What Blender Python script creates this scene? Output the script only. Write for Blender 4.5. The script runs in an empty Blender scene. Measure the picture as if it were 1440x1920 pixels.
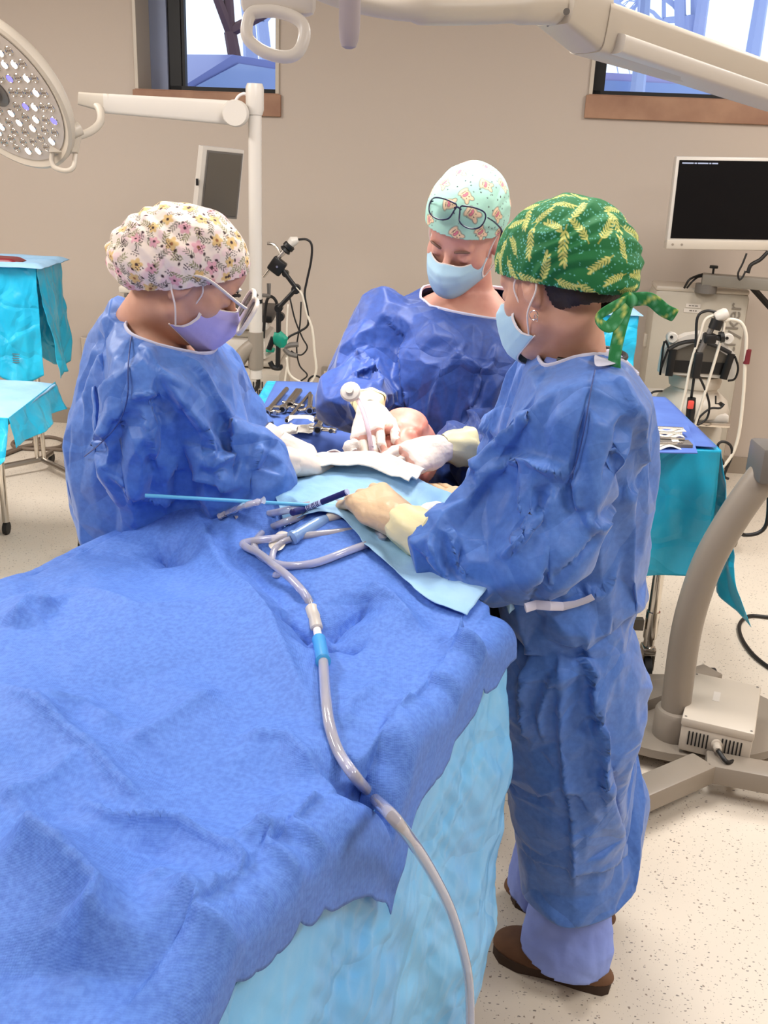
import bpy, bmesh, math, random, zlib
import numpy as np
from mathutils import Vector, Matrix
random.seed(7); RNG = np.random.RandomState(11)
scn = bpy.context.scene
COL = scn.collection

# ---------------------------------------------------------------- camera, world, light, exposure
FPX = 1900.0; PITCH = math.radians(20); ROLL = math.radians(2.4); CAM = np.array([0, 0, 1.745])
FW = np.array([0, math.cos(PITCH), -math.sin(PITCH)])
_u0 = np.array([0, math.sin(PITCH), math.cos(PITCH)]); _r0 = np.array([1.0, 0, 0])
RT = math.cos(ROLL) * _r0 + math.sin(ROLL) * np.cross(_r0, FW)
UP = np.cross(RT, FW)
cd = bpy.data.cameras.new('camera'); cam = bpy.data.objects.new('camera', cd); COL.objects.link(cam)
cam.matrix_world = Matrix(((RT[0], UP[0], -FW[0], CAM[0]), (RT[1], UP[1], -FW[1], CAM[1]), (RT[2], UP[2], -FW[2], CAM[2]), (0, 0, 0, 1)))
cd.sensor_fit = 'VERTICAL'; cd.sensor_height = 24; cd.lens = FPX / 1920 * 24; cd.clip_start = 0.02; cd.clip_end = 200
scn.camera = cam

def U(x, y, Y):                       # the point seen at pixel (x, y) that lies at distance Y into the room
    d = FW + RT * (x - 720) / FPX - UP * (y - 960) / FPX
    return CAM + d * Y / d[1]
def UZ(x, y, z):                      # the same at height z
    d = FW + RT * (x - 720) / FPX - UP * (y - 960) / FPX
    return CAM + d * (z - CAM[2]) / d[2]
def UPL(x, y, p0, n):
    d = FW + RT * (x - 720) / FPX - UP * (y - 960) / FPX
    p0 = np.array(p0, float); n = np.array(n, float)
    return CAM + d * ((p0 - CAM) @ n) / (d @ n)

vs = scn.view_settings; vs.view_transform = 'Standard'; vs.look = 'None'; vs.gamma = 1; vs.use_curve_mapping = False
vs.exposure = 0.0
world = bpy.data.worlds.new('world'); scn.world = world; world.use_nodes = True
wb = world.node_tree.nodes['Background']; wb.inputs[0].default_value = (0.78, 0.88, 1.0, 1); wb.inputs[1].default_value = 1.5
scn.cycles.max_bounces = 8; scn.cycles.diffuse_bounces = 4; scn.cycles.transmission_bounces = 8; scn.cycles.caustics_reflective = False; scn.cycles.caustics_refractive = False

def light(name, kind, loc, energy, color=(1, 1, 1), size=1, size_y=None, rot=None, aim=None, spot=None, blend=.5, rad=None):
    l = bpy.data.lights.new(name, kind); l.energy = energy; l.color = color
    if kind == 'AREA':
        l.shape = 'RECTANGLE'; l.size = size; l.size_y = size_y or size
    if kind == 'SPOT':
        l.spot_size = spot; l.spot_blend = blend; l.shadow_soft_size = rad or .1
    o = bpy.data.objects.new(name, l); COL.objects.link(o); o.location = loc
    if aim is not None:
        o.rotation_euler = (Vector(aim) - Vector(loc)).to_track_quat('-Z', 'Y').to_euler()
    elif rot: o.rotation_euler = rot
    return o
CEIL = 3.05
PANELS = [(-1.9, 0.9), (1.9, 0.7), (-2.6, 3.5), (2.3, 3.6), (0.1, 2.6), (0.2, -0.9)]  # last panel is added behind the camera to brighten the near gown
for i, (x, y) in enumerate(PANELS):
    light('ceiling_light_lamp', 'AREA', (x, y, CEIL - .06), 14 if y < 0 else (44 if y < 1 else (95 if x < -2 else 54)), (1.0, .965, .925), .58, 1.18)
OPSITE = np.array([0.0, 2.42, 1.05])
LAMP_HEAD = np.array([-0.22, 1.75, 2.42])     # right-hand mobile lamp, head above the frame
light('surgical_lamp_beam', 'SPOT', LAMP_HEAD, 190, (1, .97, .95), spot=math.radians(24), blend=.8, rad=.16, aim=OPSITE + np.array([-.04, 0, 0]))

# ---------------------------------------------------------------- materials
def mat(name, col, rough=.6, metal=0, spec=.5, bump=None, sheen=0, trans=0, ior=1.45, alpha=1, emit=None, sss=0, coat=0):
    m = bpy.data.materials.new(name); m.use_nodes = True
    nt = m.node_tree; b = nt.nodes['Principled BSDF']
    b.inputs['Base Color'].default_value = (*col, 1); b.inputs['Roughness'].default_value = rough
    b.inputs['Metallic'].default_value = metal; b.inputs['Specular IOR Level'].default_value = spec
    b.inputs['IOR'].default_value = ior; b.inputs['Transmission Weight'].default_value = trans
    b.inputs['Alpha'].default_value = alpha; b.inputs['Sheen Weight'].default_value = sheen
    b.inputs['Coat Weight'].default_value = coat
    if sss:
        b.inputs['Subsurface Weight'].default_value = sss; b.inputs['Subsurface Radius'].default_value = (.02, .008, .005); b.inputs['Subsurface Scale'].default_value = .5
    if emit:
        b.inputs['Emission Color'].default_value = (*emit[0], 1); b.inputs['Emission Strength'].default_value = emit[1]
    if bump:                                   # list of (kind, scale, strength, distance)
        prev = None
        tc = nt.nodes.new('ShaderNodeTexCoord')
        for kind, sc, st, dist in bump:
            if kind == 'noise':
                t = nt.nodes.new('ShaderNodeTexNoise'); t.inputs['Scale'].default_value = sc; t.inputs['Detail'].default_value = 4; out = t.outputs[0]
            elif kind == 'crease':
                t = nt.nodes.new('ShaderNodeTexVoronoi'); t.feature = 'DISTANCE_TO_EDGE'; t.inputs['Scale'].default_value = sc
                n2 = nt.nodes.new('ShaderNodeTexNoise'); n2.inputs['Scale'].default_value = sc * .8
                mx = nt.nodes.new('ShaderNodeMix'); mx.data_type = 'VECTOR'; mx.inputs[0].default_value = .12
                nt.links.new(tc.outputs['Object'], n2.inputs['Vector'])
                nt.links.new(tc.outputs['Object'], mx.inputs[4]); nt.links.new(n2.outputs['Color'], mx.inputs[5])
                nt.links.new(mx.outputs[1], t.inputs['Vector'])
                r = nt.nodes.new('ShaderNodeMapRange'); r.inputs[2].default_value = .12; nt.links.new(t.outputs[0], r.inputs[0]); out = r.outputs[0]
            elif kind == 'dots':
                t = nt.nodes.new('ShaderNodeTexVoronoi'); t.inputs['Scale'].default_value = sc; t.inputs['Randomness'].default_value = .25; out = t.outputs[0]
            if kind != 'crease': nt.links.new(tc.outputs['Object'], t.inputs['Vector'])
            bn = nt.nodes.new('ShaderNodeBump'); bn.inputs['Strength'].default_value = st; bn.inputs['Distance'].default_value = dist
            nt.links.new(out, bn.inputs['Height'])
            if prev: nt.links.new(prev.outputs[0], bn.inputs['Normal'])
            prev = bn
        nt.links.new(prev.outputs[0], b.inputs['Normal'])
    return m
def mottle(m, c1, c2, scale=8, detail=4, lo=.35, hi=.65, extra=None):
    nt = m.node_tree; b = nt.nodes['Principled BSDF']
    tc = nt.nodes.new('ShaderNodeTexCoord'); n = nt.nodes.new('ShaderNodeTexNoise'); n.inputs['Scale'].default_value = scale; n.inputs['Detail'].default_value = detail
    r = nt.nodes.new('ShaderNodeValToRGB'); r.color_ramp.elements[0].position = lo; r.color_ramp.elements[1].position = hi
    r.color_ramp.elements[0].color = (*c1, 1); r.color_ramp.elements[1].color = (*c2, 1)
    nt.links.new(tc.outputs['Object'], n.inputs['Vector']); nt.links.new(n.outputs[0], r.inputs[0]); nt.links.new(r.outputs[0], b.inputs['Base Color'])
    return m
def vcol(m, attr='pattern'):
    nt = m.node_tree; a = nt.nodes.new('ShaderNodeVertexColor'); a.layer_name = attr
    nt.links.new(a.outputs[0], nt.nodes['Principled BSDF'].inputs['Base Color']); return m
def L(r, g, b):                                # sRGB 0-255 -> linear
    return tuple((c / 12.92 if c <= .04045 else ((c + .055) / 1.055) ** 2.4) for c in (r / 255, g / 255, b / 255))

M = {}
M['wall'] = mat('painted_wall', L(187, 174, 162), .75, bump=[('noise', 60, .05, .002)])
M['ceiling'] = mat('ceiling_paint', L(225, 220, 212), .8)
M['white'] = mat('white_enamel', L(204, 197, 188), .35)
M['cream'] = mat('cream_plastic', L(192, 182, 168), .4)
M['grey'] = mat('grey_enamel', L(140, 130, 118), .38)
M['dgrey'] = mat('dark_grey_plastic', L(105, 100, 95), .45)
M['black'] = mat('black_plastic', L(20, 19, 20), .4)
M['screen'] = mat('black_screen', (0.001, 0.001, 0.002), .3, spec=.25)
M['screen_grey'] = mat('idle_screen', L(92, 86, 78), .25)
M['steel'] = mat('brushed_steel', (.55, .52, .48), .22, metal=1)
M['dsteel'] = mat('worn_steel', (.34, .31, .28), .28, metal=1)
M['chrome'] = mat('chrome', (.7, .66, .6), .12, metal=1)
M['wood'] = mottle(mat('maple_sill', L(150, 112, 88), .5), L(142, 104, 82), L(164, 126, 100), 6)
M['blackframe'] = mat('black_window_frame', (.004, .004, .005), .5)
M['rubber'] = mat('black_rubber', (.012, .012, .012), .6)
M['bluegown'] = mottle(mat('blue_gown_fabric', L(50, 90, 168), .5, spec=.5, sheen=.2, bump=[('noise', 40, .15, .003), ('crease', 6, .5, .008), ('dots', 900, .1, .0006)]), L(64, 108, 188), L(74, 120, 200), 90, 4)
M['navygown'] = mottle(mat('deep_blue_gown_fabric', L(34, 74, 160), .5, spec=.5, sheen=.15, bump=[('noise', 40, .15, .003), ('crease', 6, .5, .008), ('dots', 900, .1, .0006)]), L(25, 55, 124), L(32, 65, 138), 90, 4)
M['sheet'] = mottle(mat('blue_sheet_fabric', L(92, 138, 226), .62, spec=.35, bump=[('noise', 120, .12, .001), ('crease', 3.2, .45, .010), ('dots', 420, .4, .0012)]), L(80, 118, 202), L(92, 134, 216), 150, 3)
M['tablesheet'] = mottle(mat('blue_table_sheet', L(84, 112, 186), .65, spec=.3, bump=[('noise', 12, .2, .006)]), L(78, 104, 178), L(92, 122, 196), 6)
M['turq'] = mottle(mat('turquoise_plastic_sheet', L(50, 180, 205), .3, spec=.5, bump=[('crease', 7, .4, .008), ('noise', 14, .3, .01)]), L(20, 172, 216), L(44, 196, 236), 4)
M['lturq'] = mottle(mat('pale_turquoise_sheet', L(112, 192, 232), .35, spec=.5, bump=[('crease', 6, .35, .008), ('noise', 12, .3, .01)]), L(96, 172, 234), L(118, 194, 246), 4)
M['paperblue'] = mottle(mat('pale_blue_paper_drape', L(155, 205, 240), .7, bump=[('noise', 14, .3, .01), ('dots', 500, .25, .001)]), L(138, 184, 222), L(160, 200, 232), 6)
M['skin'] = mottle(mat('skin', L(176, 122, 104), .5, sss=.15), L(198, 146, 124), L(214, 166, 144), 14)
M['skin2'] = mottle(mat('ruddy_skin', L(186, 120, 104), .5, sss=.15), L(208, 146, 130), L(224, 170, 152), 14)
M['tissue'] = mottle(mat('pink_skin', L(236, 150, 140), .4, sss=.2), L(222, 140, 124), L(236, 172, 156), 20)
M['glove'] = mat('white_glove_latex', L(240, 226, 214), .42, sss=.1, bump=[('noise', 55, .35, .004)])
M['glovebeige'] = mat('beige_glove_latex', L(214, 184, 148), .45, sss=.1, bump=[('noise', 60, .4, .004)])
M['cuff'] = mat('cream_glove_cuff', L(232, 222, 176), .4, bump=[('noise', 45, .35, .004)])
M['hair'] = mat('dark_brown_hair', L(34, 22, 18), .5, bump=[('noise', 120, .5, .003)])
M['ghair'] = mat('grey_brown_hair', L(120, 90, 76), .6, bump=[('noise', 160, .5, .003)])
M['mask'] = mat('pale_blue_mask_fabric', L(176, 212, 232), .7, bump=[('noise', 30, .3, .004)])
M['maskv'] = mat('lilac_mask_fabric', L(186, 178, 240), .7, bump=[('noise', 30, .3, .004)])
M['maskw'] = mat('white_elastic', L(236, 226, 222), .7)
M['gauze'] = mat('gauze', L(240, 234, 224), .9, bump=[('noise', 90, .6, .004)])
M['ties'] = mat('pale_collar_tape', L(196, 196, 216), .7)
M['tube'] = mat('clear_tubing', (.80, .79, .93), .08, trans=.55, ior=1.3, spec=.9, coat=.6)
M['clearblue'] = mat('clear_blue_plastic', (.32, .52, .92), .15, trans=.3, ior=1.3, coat=.5)
M['tipblue'] = mat('pale_blue_rod_plastic', L(96, 178, 226), .4)
M['glass'] = mat('clear_lens', (.95, .97, 1), .03, trans=1, ior=1.05)
M['darklens'] = mat('dark_lens', (.05, .03, .03), .1, alpha=.75)
M['teal'] = mat('teal_plastic', L(18, 140, 115), .4)
M['red'] = mat('red_plastic', L(225, 80, 70), .4)
M['scrub'] = mottle(mat('periwinkle_scrub_cotton', L(120, 142, 218), .8, bump=[('noise', 10, .35, .02)]), L(124, 144, 220), L(142, 164, 236), 5)
M['clog'] = mottle(mat('brown_suede', L(98, 68, 48), .8, bump=[('noise', 90, .3, .002)]), L(88, 60, 42), L(112, 80, 58), 12)
M['cable'] = mat('black_cable', (.01, .009, .009), .45)
M['wcable'] = mat('white_cable', L(222, 212, 196), .45)
M['gcable'] = mat('grey_cable', L(120, 105, 92), .5)
M['lipgrey'] = mat('grey_print', L(160, 152, 142), .5)

# ---------------------------------------------------------------- mesh helpers
class MB:
    def __init__(s): s.v = []; s.f = []; s.mi = []; s.cm = 0
    def add(s, vs_, fs):
        o = len(s.v); s.v += [tuple(map(float, p)) for p in vs_]; s.f += [tuple(i + o for i in f) for f in fs]; s.mi += [s.cm] * len(fs); return s
    def box(s, c, size, rot=None, bev=0):
        c = np.array(c, float); h = np.array(size, float) / 2
        bm = bmesh.new(); bmesh.ops.create_cube(bm, size=1)
        for v in bm.verts: v.co = Vector((v.co.x * h[0] * 2, v.co.y * h[1] * 2, v.co.z * h[2] * 2))
        if bev: bmesh.ops.bevel(bm, geom=bm.edges[:], offset=min(bev, min(h) * .95), segments=2, affect='EDGES', profile=.5)
        R = np.eye(3) if rot is None else np.array(rot)
        vs_ = [R @ np.array(v.co) + c for v in bm.verts]; fs = [[v.index for v in f.verts] for f in bm.faces]
        bm.free(); return s.add(vs_, fs)
    def tube(s, pts, r, n=12, caps=True, sq=1.0, up=None):
        pts = [np.array(p, float) for p in pts]; k = len(pts)
        rs = r if hasattr(r, '__len__') else [r] * k
        T = []
        for i in range(k):
            t = pts[min(i + 1, k - 1)] - pts[max(i - 1, 0)]; T.append(t / (np.linalg.norm(t) + 1e-9))
        a = np.array(up, float) if up is not None else (np.array([0, 0, 1.]) if abs(T[0][2]) < .9 else np.array([1., 0, 0]))
        vs_ = []
        a = a - T[0] * (a @ T[0]); a /= np.linalg.norm(a)
        for i in range(k):
            a = a - T[i] * (a @ T[i]); a /= (np.linalg.norm(a) + 1e-9); b = np.cross(T[i], a)
            for j in range(n):
                th = 2 * math.pi * j / n
                vs_.append(pts[i] + rs[i] * (math.cos(th) * a * sq + math.sin(th) * b))
        fs = [(i * n + j, i * n + (j + 1) % n, (i + 1) * n + (j + 1) % n, (i + 1) * n + j) for i in range(k - 1) for j in range(n)]
        if caps: fs += [tuple(range(n))[::-1], tuple((k - 1) * n + j for j in range(n))]
        return s.add(vs_, fs)
    def ring(s, c, r, minor, axis=(0, 0, 1), n=32, m=8):
        ax = np.array(axis, float); ax /= np.linalg.norm(ax); a = np.cross(ax, [1, 0, 0] if abs(ax[0]) < .9 else [0, 1, 0]); a /= np.linalg.norm(a); b = np.cross(ax, a)
        vs_ = []
        for i in range(n):
            th = 2 * math.pi * i / n; d = math.cos(th) * a + math.sin(th) * b
            for j in range(m):
                ph = 2 * math.pi * j / m; vs_.append(np.array(c) + d * (r + minor * math.cos(ph)) + ax * minor * math.sin(ph))
        fs = [(i * m + j, ((i + 1) % n) * m + j, ((i + 1) % n) * m + (j + 1) % m, i * m + (j + 1) % m) for i in range(n) for j in range(m)]
        return s.add(vs_, fs)
    def lathe(s, c, prof, n=24, axis=(0, 0, 1)):        # prof: (radius, height)
        ax = np.array(axis, float); ax /= np.linalg.norm(ax); a = np.cross(ax, [1, 0, 0] if abs(ax[0]) < .9 else [0, 1, 0]); a /= np.linalg.norm(a); b = np.cross(ax, a)
        vs_ = []; k = len(prof)
        for r, h in prof:
            for j in range(n):
                th = 2 * math.pi * j / n; vs_.append(np.array(c) + ax * h + max(r, 1e-4) * (math.cos(th) * a + math.sin(th) * b))
        fs = [(i * n + j, i * n + (j + 1) % n, (i + 1) * n + (j + 1) % n, (i + 1) * n + j) for i in range(k - 1) for j in range(n)]
        fs += [tuple(range(n))[::-1], tuple((k - 1) * n + j for j in range(n))]
        return s.add(vs_, fs)
    def prism(s, poly, p0, ax, ay, depth):              # outline in the plane (ax, ay) thickened along its normal
        ax = np.array(ax, float); ay = np.array(ay, float); nn = np.cross(ax, ay); nn /= np.linalg.norm(nn); p0 = np.array(p0, float); k = len(poly)
        vs_ = [p0 + ax * x + ay * y for x, y in poly] + [p0 + ax * x + ay * y + nn * depth for x, y in poly]
        fs = [tuple(range(k))[::-1], tuple(range(k, 2 * k))] + [(i, (i + 1) % k, (i + 1) % k + k, i + k) for i in range(k)]
        return s.add(vs_, fs)
    def grid(s, G, thick=0):                            # G: (nu, nv, 3) array; thick gives a second skin
        nu, nv = G.shape[:2]; idx = lambda i, j: i * nv + j
        fs = [(idx(i, j), idx(i + 1, j), idx(i + 1, j + 1), idx(i, j + 1)) for i in range(nu - 1) for j in range(nv - 1)]
        return s.add(G.reshape(-1, 3), fs)

def smooth_path(pts, n=8):
    P = [np.array(p, float) for p in pts]; P = [2 * P[0] - P[1]] + P + [2 * P[-1] - P[-2]]; out = []
    for i in range(1, len(P) - 2):
        for k in range(n):
            t = k / n; a, b, c, d = P[i - 1:i + 3]
            out.append(.5 * ((2 * b) + (c - a) * t + (2 * a - 5 * b + 4 * c - d) * t * t + (3 * b - a - 3 * c + d) * t ** 3))
    out.append(P[-2]); return out

def rootloc(o):
    p = np.zeros(3)
    while o is not None: p += np.array(o.location); o = o.parent
    return p
def raw(name, v, f, m=None, parent=None, smooth=True, loc=None, mi=None, angle=None):
    me = bpy.data.meshes.new(name); v = np.array(v, float)
    off = rootloc(parent) if parent is not None else (np.array(loc, float) if loc is not None else (np.array([(v[:, 0].min() + v[:, 0].max()) / 2, (v[:, 1].min() + v[:, 1].max()) / 2, v[:, 2].min()])))
    v = v - off
    me.from_pydata(v.tolist(), [], [tuple(int(i) for i in q) for q in f]); 
    for mm in (m if isinstance(m, (list, tuple)) else [m]):
        if mm is not None: me.materials.append(M[mm] if isinstance(mm, str) else mm)
    if mi: me.polygons.foreach_set('material_index', mi)
    bm = bmesh.new(); bm.from_mesh(me); bmesh.ops.recalc_face_normals(bm, faces=bm.faces[:]); bm.to_mesh(me); bm.free()
    if smooth:
        me.polygons.foreach_set('use_smooth', [True] * len(me.polygons))
        if angle is not None: me.set_sharp_from_angle(angle=math.radians(angle))
    o = bpy.data.objects.new(name, me); COL.objects.link(o)
    if parent is not None: o.parent = parent
    else: o.location = off
    return o
def part(name, mb, m, parent, smooth=True, label=None, angle=35):
    o = raw(name, mb.v, mb.f, m, parent, smooth, mi=mb.mi if isinstance(m, (list, tuple)) else None, angle=angle)
    if label: o['label'] = label
    return o
def tag(o, label, cat, group=None, kind=None):
    o['label'] = label; o['category'] = cat
    if group: o['group'] = group
    if kind: o['kind'] = kind
    return o
def thing(name, label, cat, loc, group=None):
    o = bpy.data.objects.new(name, None); COL.objects.link(o); o.location = loc; o.empty_display_size = .05
    return tag(o, label, cat, group)
def struct(name, mb, m, smooth=False):
    o = raw(name, mb.v, mb.f, m, None, smooth, loc=(0, 0, 0)); o['kind'] = 'structure'; return o
def mod_sub(o, n=1):
    d = o.modifiers.new('s', 'SUBSURF'); d.levels = n; d.render_levels = n; return o
def mod_solid(o, t=.002, off=0):
    d = o.modifiers.new('t', 'SOLIDIFY'); d.thickness = t; d.offset = off; return o
def copy_tree(o, parent=None):
    c = o.copy(); COL.objects.link(c); c.parent = parent
    for ch in o.children: copy_tree(ch, c)
    return c

# ---------------------------------------------------------------- noise and implicit surfaces
_lat = RNG.rand(32, 32, 32).astype(np.float32)
def vnoise(p):                                 # value noise -1..1, p (..., 3)
    p = np.asarray(p, np.float32); i = np.floor(p).astype(int); f = p - i; f = f * f * (3 - 2 * f); r = 0
    for dx in (0, 1):
        for dy in (0, 1):
            for dz in (0, 1):
                w = (f[..., 0] if dx else 1 - f[..., 0]) * (f[..., 1] if dy else 1 - f[..., 1]) * (f[..., 2] if dz else 1 - f[..., 2])
                r = r + w * _lat[(i[..., 0] + dx) % 32, (i[..., 1] + dy) % 32, (i[..., 2] + dz) % 32]
    return r * 2 - 1
def tri(x): return np.abs((x % 1) * 2 - 1)
def crumple(p, freq, seed, n=3):               # faceted folds: straight ridges and valleys between nearly flat patches
    rs = np.random.RandomState(seed); p = np.asarray(p, float); w_ = vnoise(p * freq * .45 + seed)[..., None] * .15 * np.array([1, -1, .6]) / freq * 1.5; p = p + w_
    def t():
        d = rs.randn(3); d /= np.linalg.norm(d); return tri(p @ d * freq * (.55 + .7 * rs.rand()) + rs.rand())
    hi = t()
    for _ in range(n - 1): hi = np.maximum(hi, t())
    lo = t()
    for _ in range(n - 1): lo = np.minimum(lo, t())
    return hi + lo - 1.0

class Field:
    def __init__(s, lo, hi, h):
        s.lo = np.array(lo, float); s.h = h; s.n = np.ceil((np.array(hi) - s.lo) / h).astype(int) + 1
        s.D = np.full(s.n, 1.0, np.float32)
    def _sub(s, lo, hi):
        a = np.clip(np.floor((np.array(lo) - s.lo) / s.h).astype(int), 0, s.n); b = np.clip(np.ceil((np.array(hi) - s.lo) / s.h).astype(int) + 1, 0, s.n)
        if (b <= a).any(): return None, None
        ax = [s.lo[i] + np.arange(a[i], b[i]) * s.h for i in range(3)]
        P = np.stack(np.meshgrid(*ax, indexing='ij'), -1).astype(np.float32)
        return (slice(a[0], b[0]), slice(a[1], b[1]), slice(a[2], b[2])), P
    def _mix(s, sl, d, k, sub):
        A = s.D[sl]
        if sub:
            d = -d; hh = np.clip(.5 + .5 * (A - d) / k, 0, 1) if k else (A > d) * 1.0
            s.D[sl] = d * (1 - hh) + A * hh + (k * hh * (1 - hh) if k else 0)
        else:
            hh = np.clip(.5 + .5 * (A - d) / k, 0, 1) if k else (A > d) * 1.0
            s.D[sl] = A * (1 - hh) + d * hh - (k * hh * (1 - hh) if k else 0)
    def cap(s, a, b, ra, rb=None, k=.01, sub=False):
        rb = ra if rb is None else rb; a = np.array(a, float); b = np.array(b, float); m = max(ra, rb) + k + 2.5 * s.h
        sl, P = s._sub(np.minimum(a, b) - m, np.maximum(a, b) + m)
        if sl is None: return s
        ba = b - a; t = np.clip(((P - a) @ ba) / (ba @ ba + 1e-12), 0, 1)
        d = np.linalg.norm(P - (a + t[..., None] * ba), axis=-1) - (ra + (rb - ra) * t)
        s._mix(sl, d, k, sub); return s
    def ell(s, c, r, R=None, k=.01, sub=False):
        c = np.array(c, float); r = np.array(r, float); m = max(r) + k + 2.5 * s.h
        sl, P = s._sub(c - m, c + m)
        if sl is None: return s
        Q = P - c
        if R is not None: Q = Q @ np.array(R)
        k0 = np.linalg.norm(Q / r, axis=-1); k1 = np.linalg.norm(Q / r ** 2, axis=-1) + 1e-9
        s._mix(sl, k0 * (k0 - 1) / k1, k, sub); return s
    def loft(s, rings, k=.01, sub=False):      # rings: (z, cx, cy, a, b, yaw)
        R = np.array(sorted(rings), float); z0, z1 = R[0, 0], R[-1, 0]; m = R[:, 3:5].max() + k + 3 * s.h
        lo = [R[:, 1].min() - m, R[:, 2].min() - m, z0 - .05]; hi = [R[:, 1].max() + m, R[:, 2].max() + m, z1 + .05]
        sl, P = s._sub(lo, hi)
        if sl is None: return s
        z = P[0, 0, :, 2]; I = [np.interp(z, R[:, 0], R[:, j]) for j in range(6)]
        ca, sa = np.cos(I[5]), np.sin(I[5]); dx = P[..., 0] - I[1]; dy = P[..., 1] - I[2]
        u = (dx * ca + dy * sa) / I[3]; v = (-dx * sa + dy * ca) / I[4]; q = np.sqrt(u * u + v * v) + 1e-9
        d = (q - 1) * np.minimum(I[3], I[4]) * (.5 + .5 * np.maximum(I[3], I[4]) / np.minimum(I[3], I[4]))
        d = np.maximum(d, np.maximum(z0 - P[..., 2], P[..., 2] - z1)); s._mix(sl, d, k, sub); return s
    def fn(s, lo, hi, f, k=.01, sub=False):
        sl, P = s._sub(lo, hi)
        if sl is not None: s._mix(sl, f(P), k, sub)
        return s
    def mesh(s):
        D = s.D; n = D.shape; neg = D < 0
        c = [neg[i:n[0] - 1 + i, j:n[1] - 1 + j, k:n[2] - 1 + k] for i in (0, 1) for j in (0, 1) for k in (0, 1)]
        cnt = sum(x.astype(np.int8) for x in c); act = (cnt > 0) & (cnt < 8); ids = np.full(act.shape, -1); I = np.argwhere(act); ids[act] = np.arange(len(I))
        acc = np.zeros((len(I), 3)); w = np.zeros(len(I))
        for ax in range(3):
            o1, o2 = [a for a in range(3) if a != ax]
            for p in (0, 1):
                for q in (0, 1):
                    A = I.copy(); A[:, o1] += p; A[:, o2] += q; B = A.copy(); B[:, ax] += 1
                    da = D[A[:, 0], A[:, 1], A[:, 2]]; db = D[B[:, 0], B[:, 1], B[:, 2]]; cr = (da < 0) != (db < 0)
                    t = np.where(cr, da / np.where(cr, da - db, 1), 0); pt = A.astype(float); pt[:, ax] += t
                    acc[cr] += pt[cr]; w[cr] += 1
        V = s.lo + acc / w[:, None] * s.h; Fs = []
        for ax in range(3):
            o1, o2 = [(1, 2), (2, 0), (0, 1)][ax]
            sa = [slice(None)] * 3; sb = [slice(None)] * 3; sa[ax] = slice(0, n[ax] - 1); sb[ax] = slice(1, n[ax])
            cr = neg[tuple(sa)] != neg[tuple(sb)]; E = np.argwhere(cr)
            E = E[(E[:, o1] > 0) & (E[:, o2] > 0) & (E[:, o1] < n[o1] - 1) & (E[:, o2] < n[o2] - 1)]
            def g(p, q): X = E.copy(); X[:, o1] -= p; X[:, o2] -= q; return ids[X[:, 0], X[:, 1], X[:, 2]]
            Q = np.stack([g(1, 1), g(0, 1), g(0, 0), g(1, 0)], -1); fl = ~neg[E[:, 0], E[:, 1], E[:, 2]]; Q[fl] = Q[fl][:, ::-1]; Fs.append(Q)
        F = np.concatenate(Fs); return V, F[(F >= 0).all(1)]

def cut_open(V, F, mask):                      # drop the vertices in mask and the faces on them
    keep = ~mask; idx = np.cumsum(keep) - 1; Fk = F[keep[F].all(1)]; return V[keep], idx[Fk]
def largest(V, F):
    lab = np.arange(len(V))
    while True:
        m = lab[F].min(1); new = lab.copy()
        for k in range(F.shape[1]): np.minimum.at(new, F[:, k], m)
        new = new[new]
        if (new == lab).all(): break
        lab = new
    used = np.bincount(lab[F[:, 0]], minlength=len(V)); return cut_open(V, F, lab != used.argmax())
def normals(V, F):
    N = np.zeros_like(V); a, b, c = V[F[:, 0]], V[F[:, 1]], V[F[:, 2]]; n = np.cross(b - a, c - a)
    for k in range(F.shape[1]): np.add.at(N, F[:, k], n)
    return N / (np.linalg.norm(N, axis=1, keepdims=True) + 1e-12)
def relax(V, F, it=2, lam=.5):
    E = np.concatenate([F[:, [i, (i + 1) % F.shape[1]]] for i in range(F.shape[1])]); deg = np.bincount(E.ravel(), minlength=len(V))[:, None]
    for _ in range(it):
        S = np.zeros_like(V); np.add.at(S, E[:, 0], V[E[:, 1]]); np.add.at(S, E[:, 1], V[E[:, 0]]); V = V + lam * (S / np.maximum(deg, 1) - V)
    return V
def frame(fwd, up=(0, 0, 1)):                  # columns: right, forward, up
    f = np.array(fwd, float); f /= np.linalg.norm(f); u = np.array(up, float); r = np.cross(f, u); r /= np.linalg.norm(r); return np.stack([r, f, np.cross(r, f)], 1)

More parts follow.
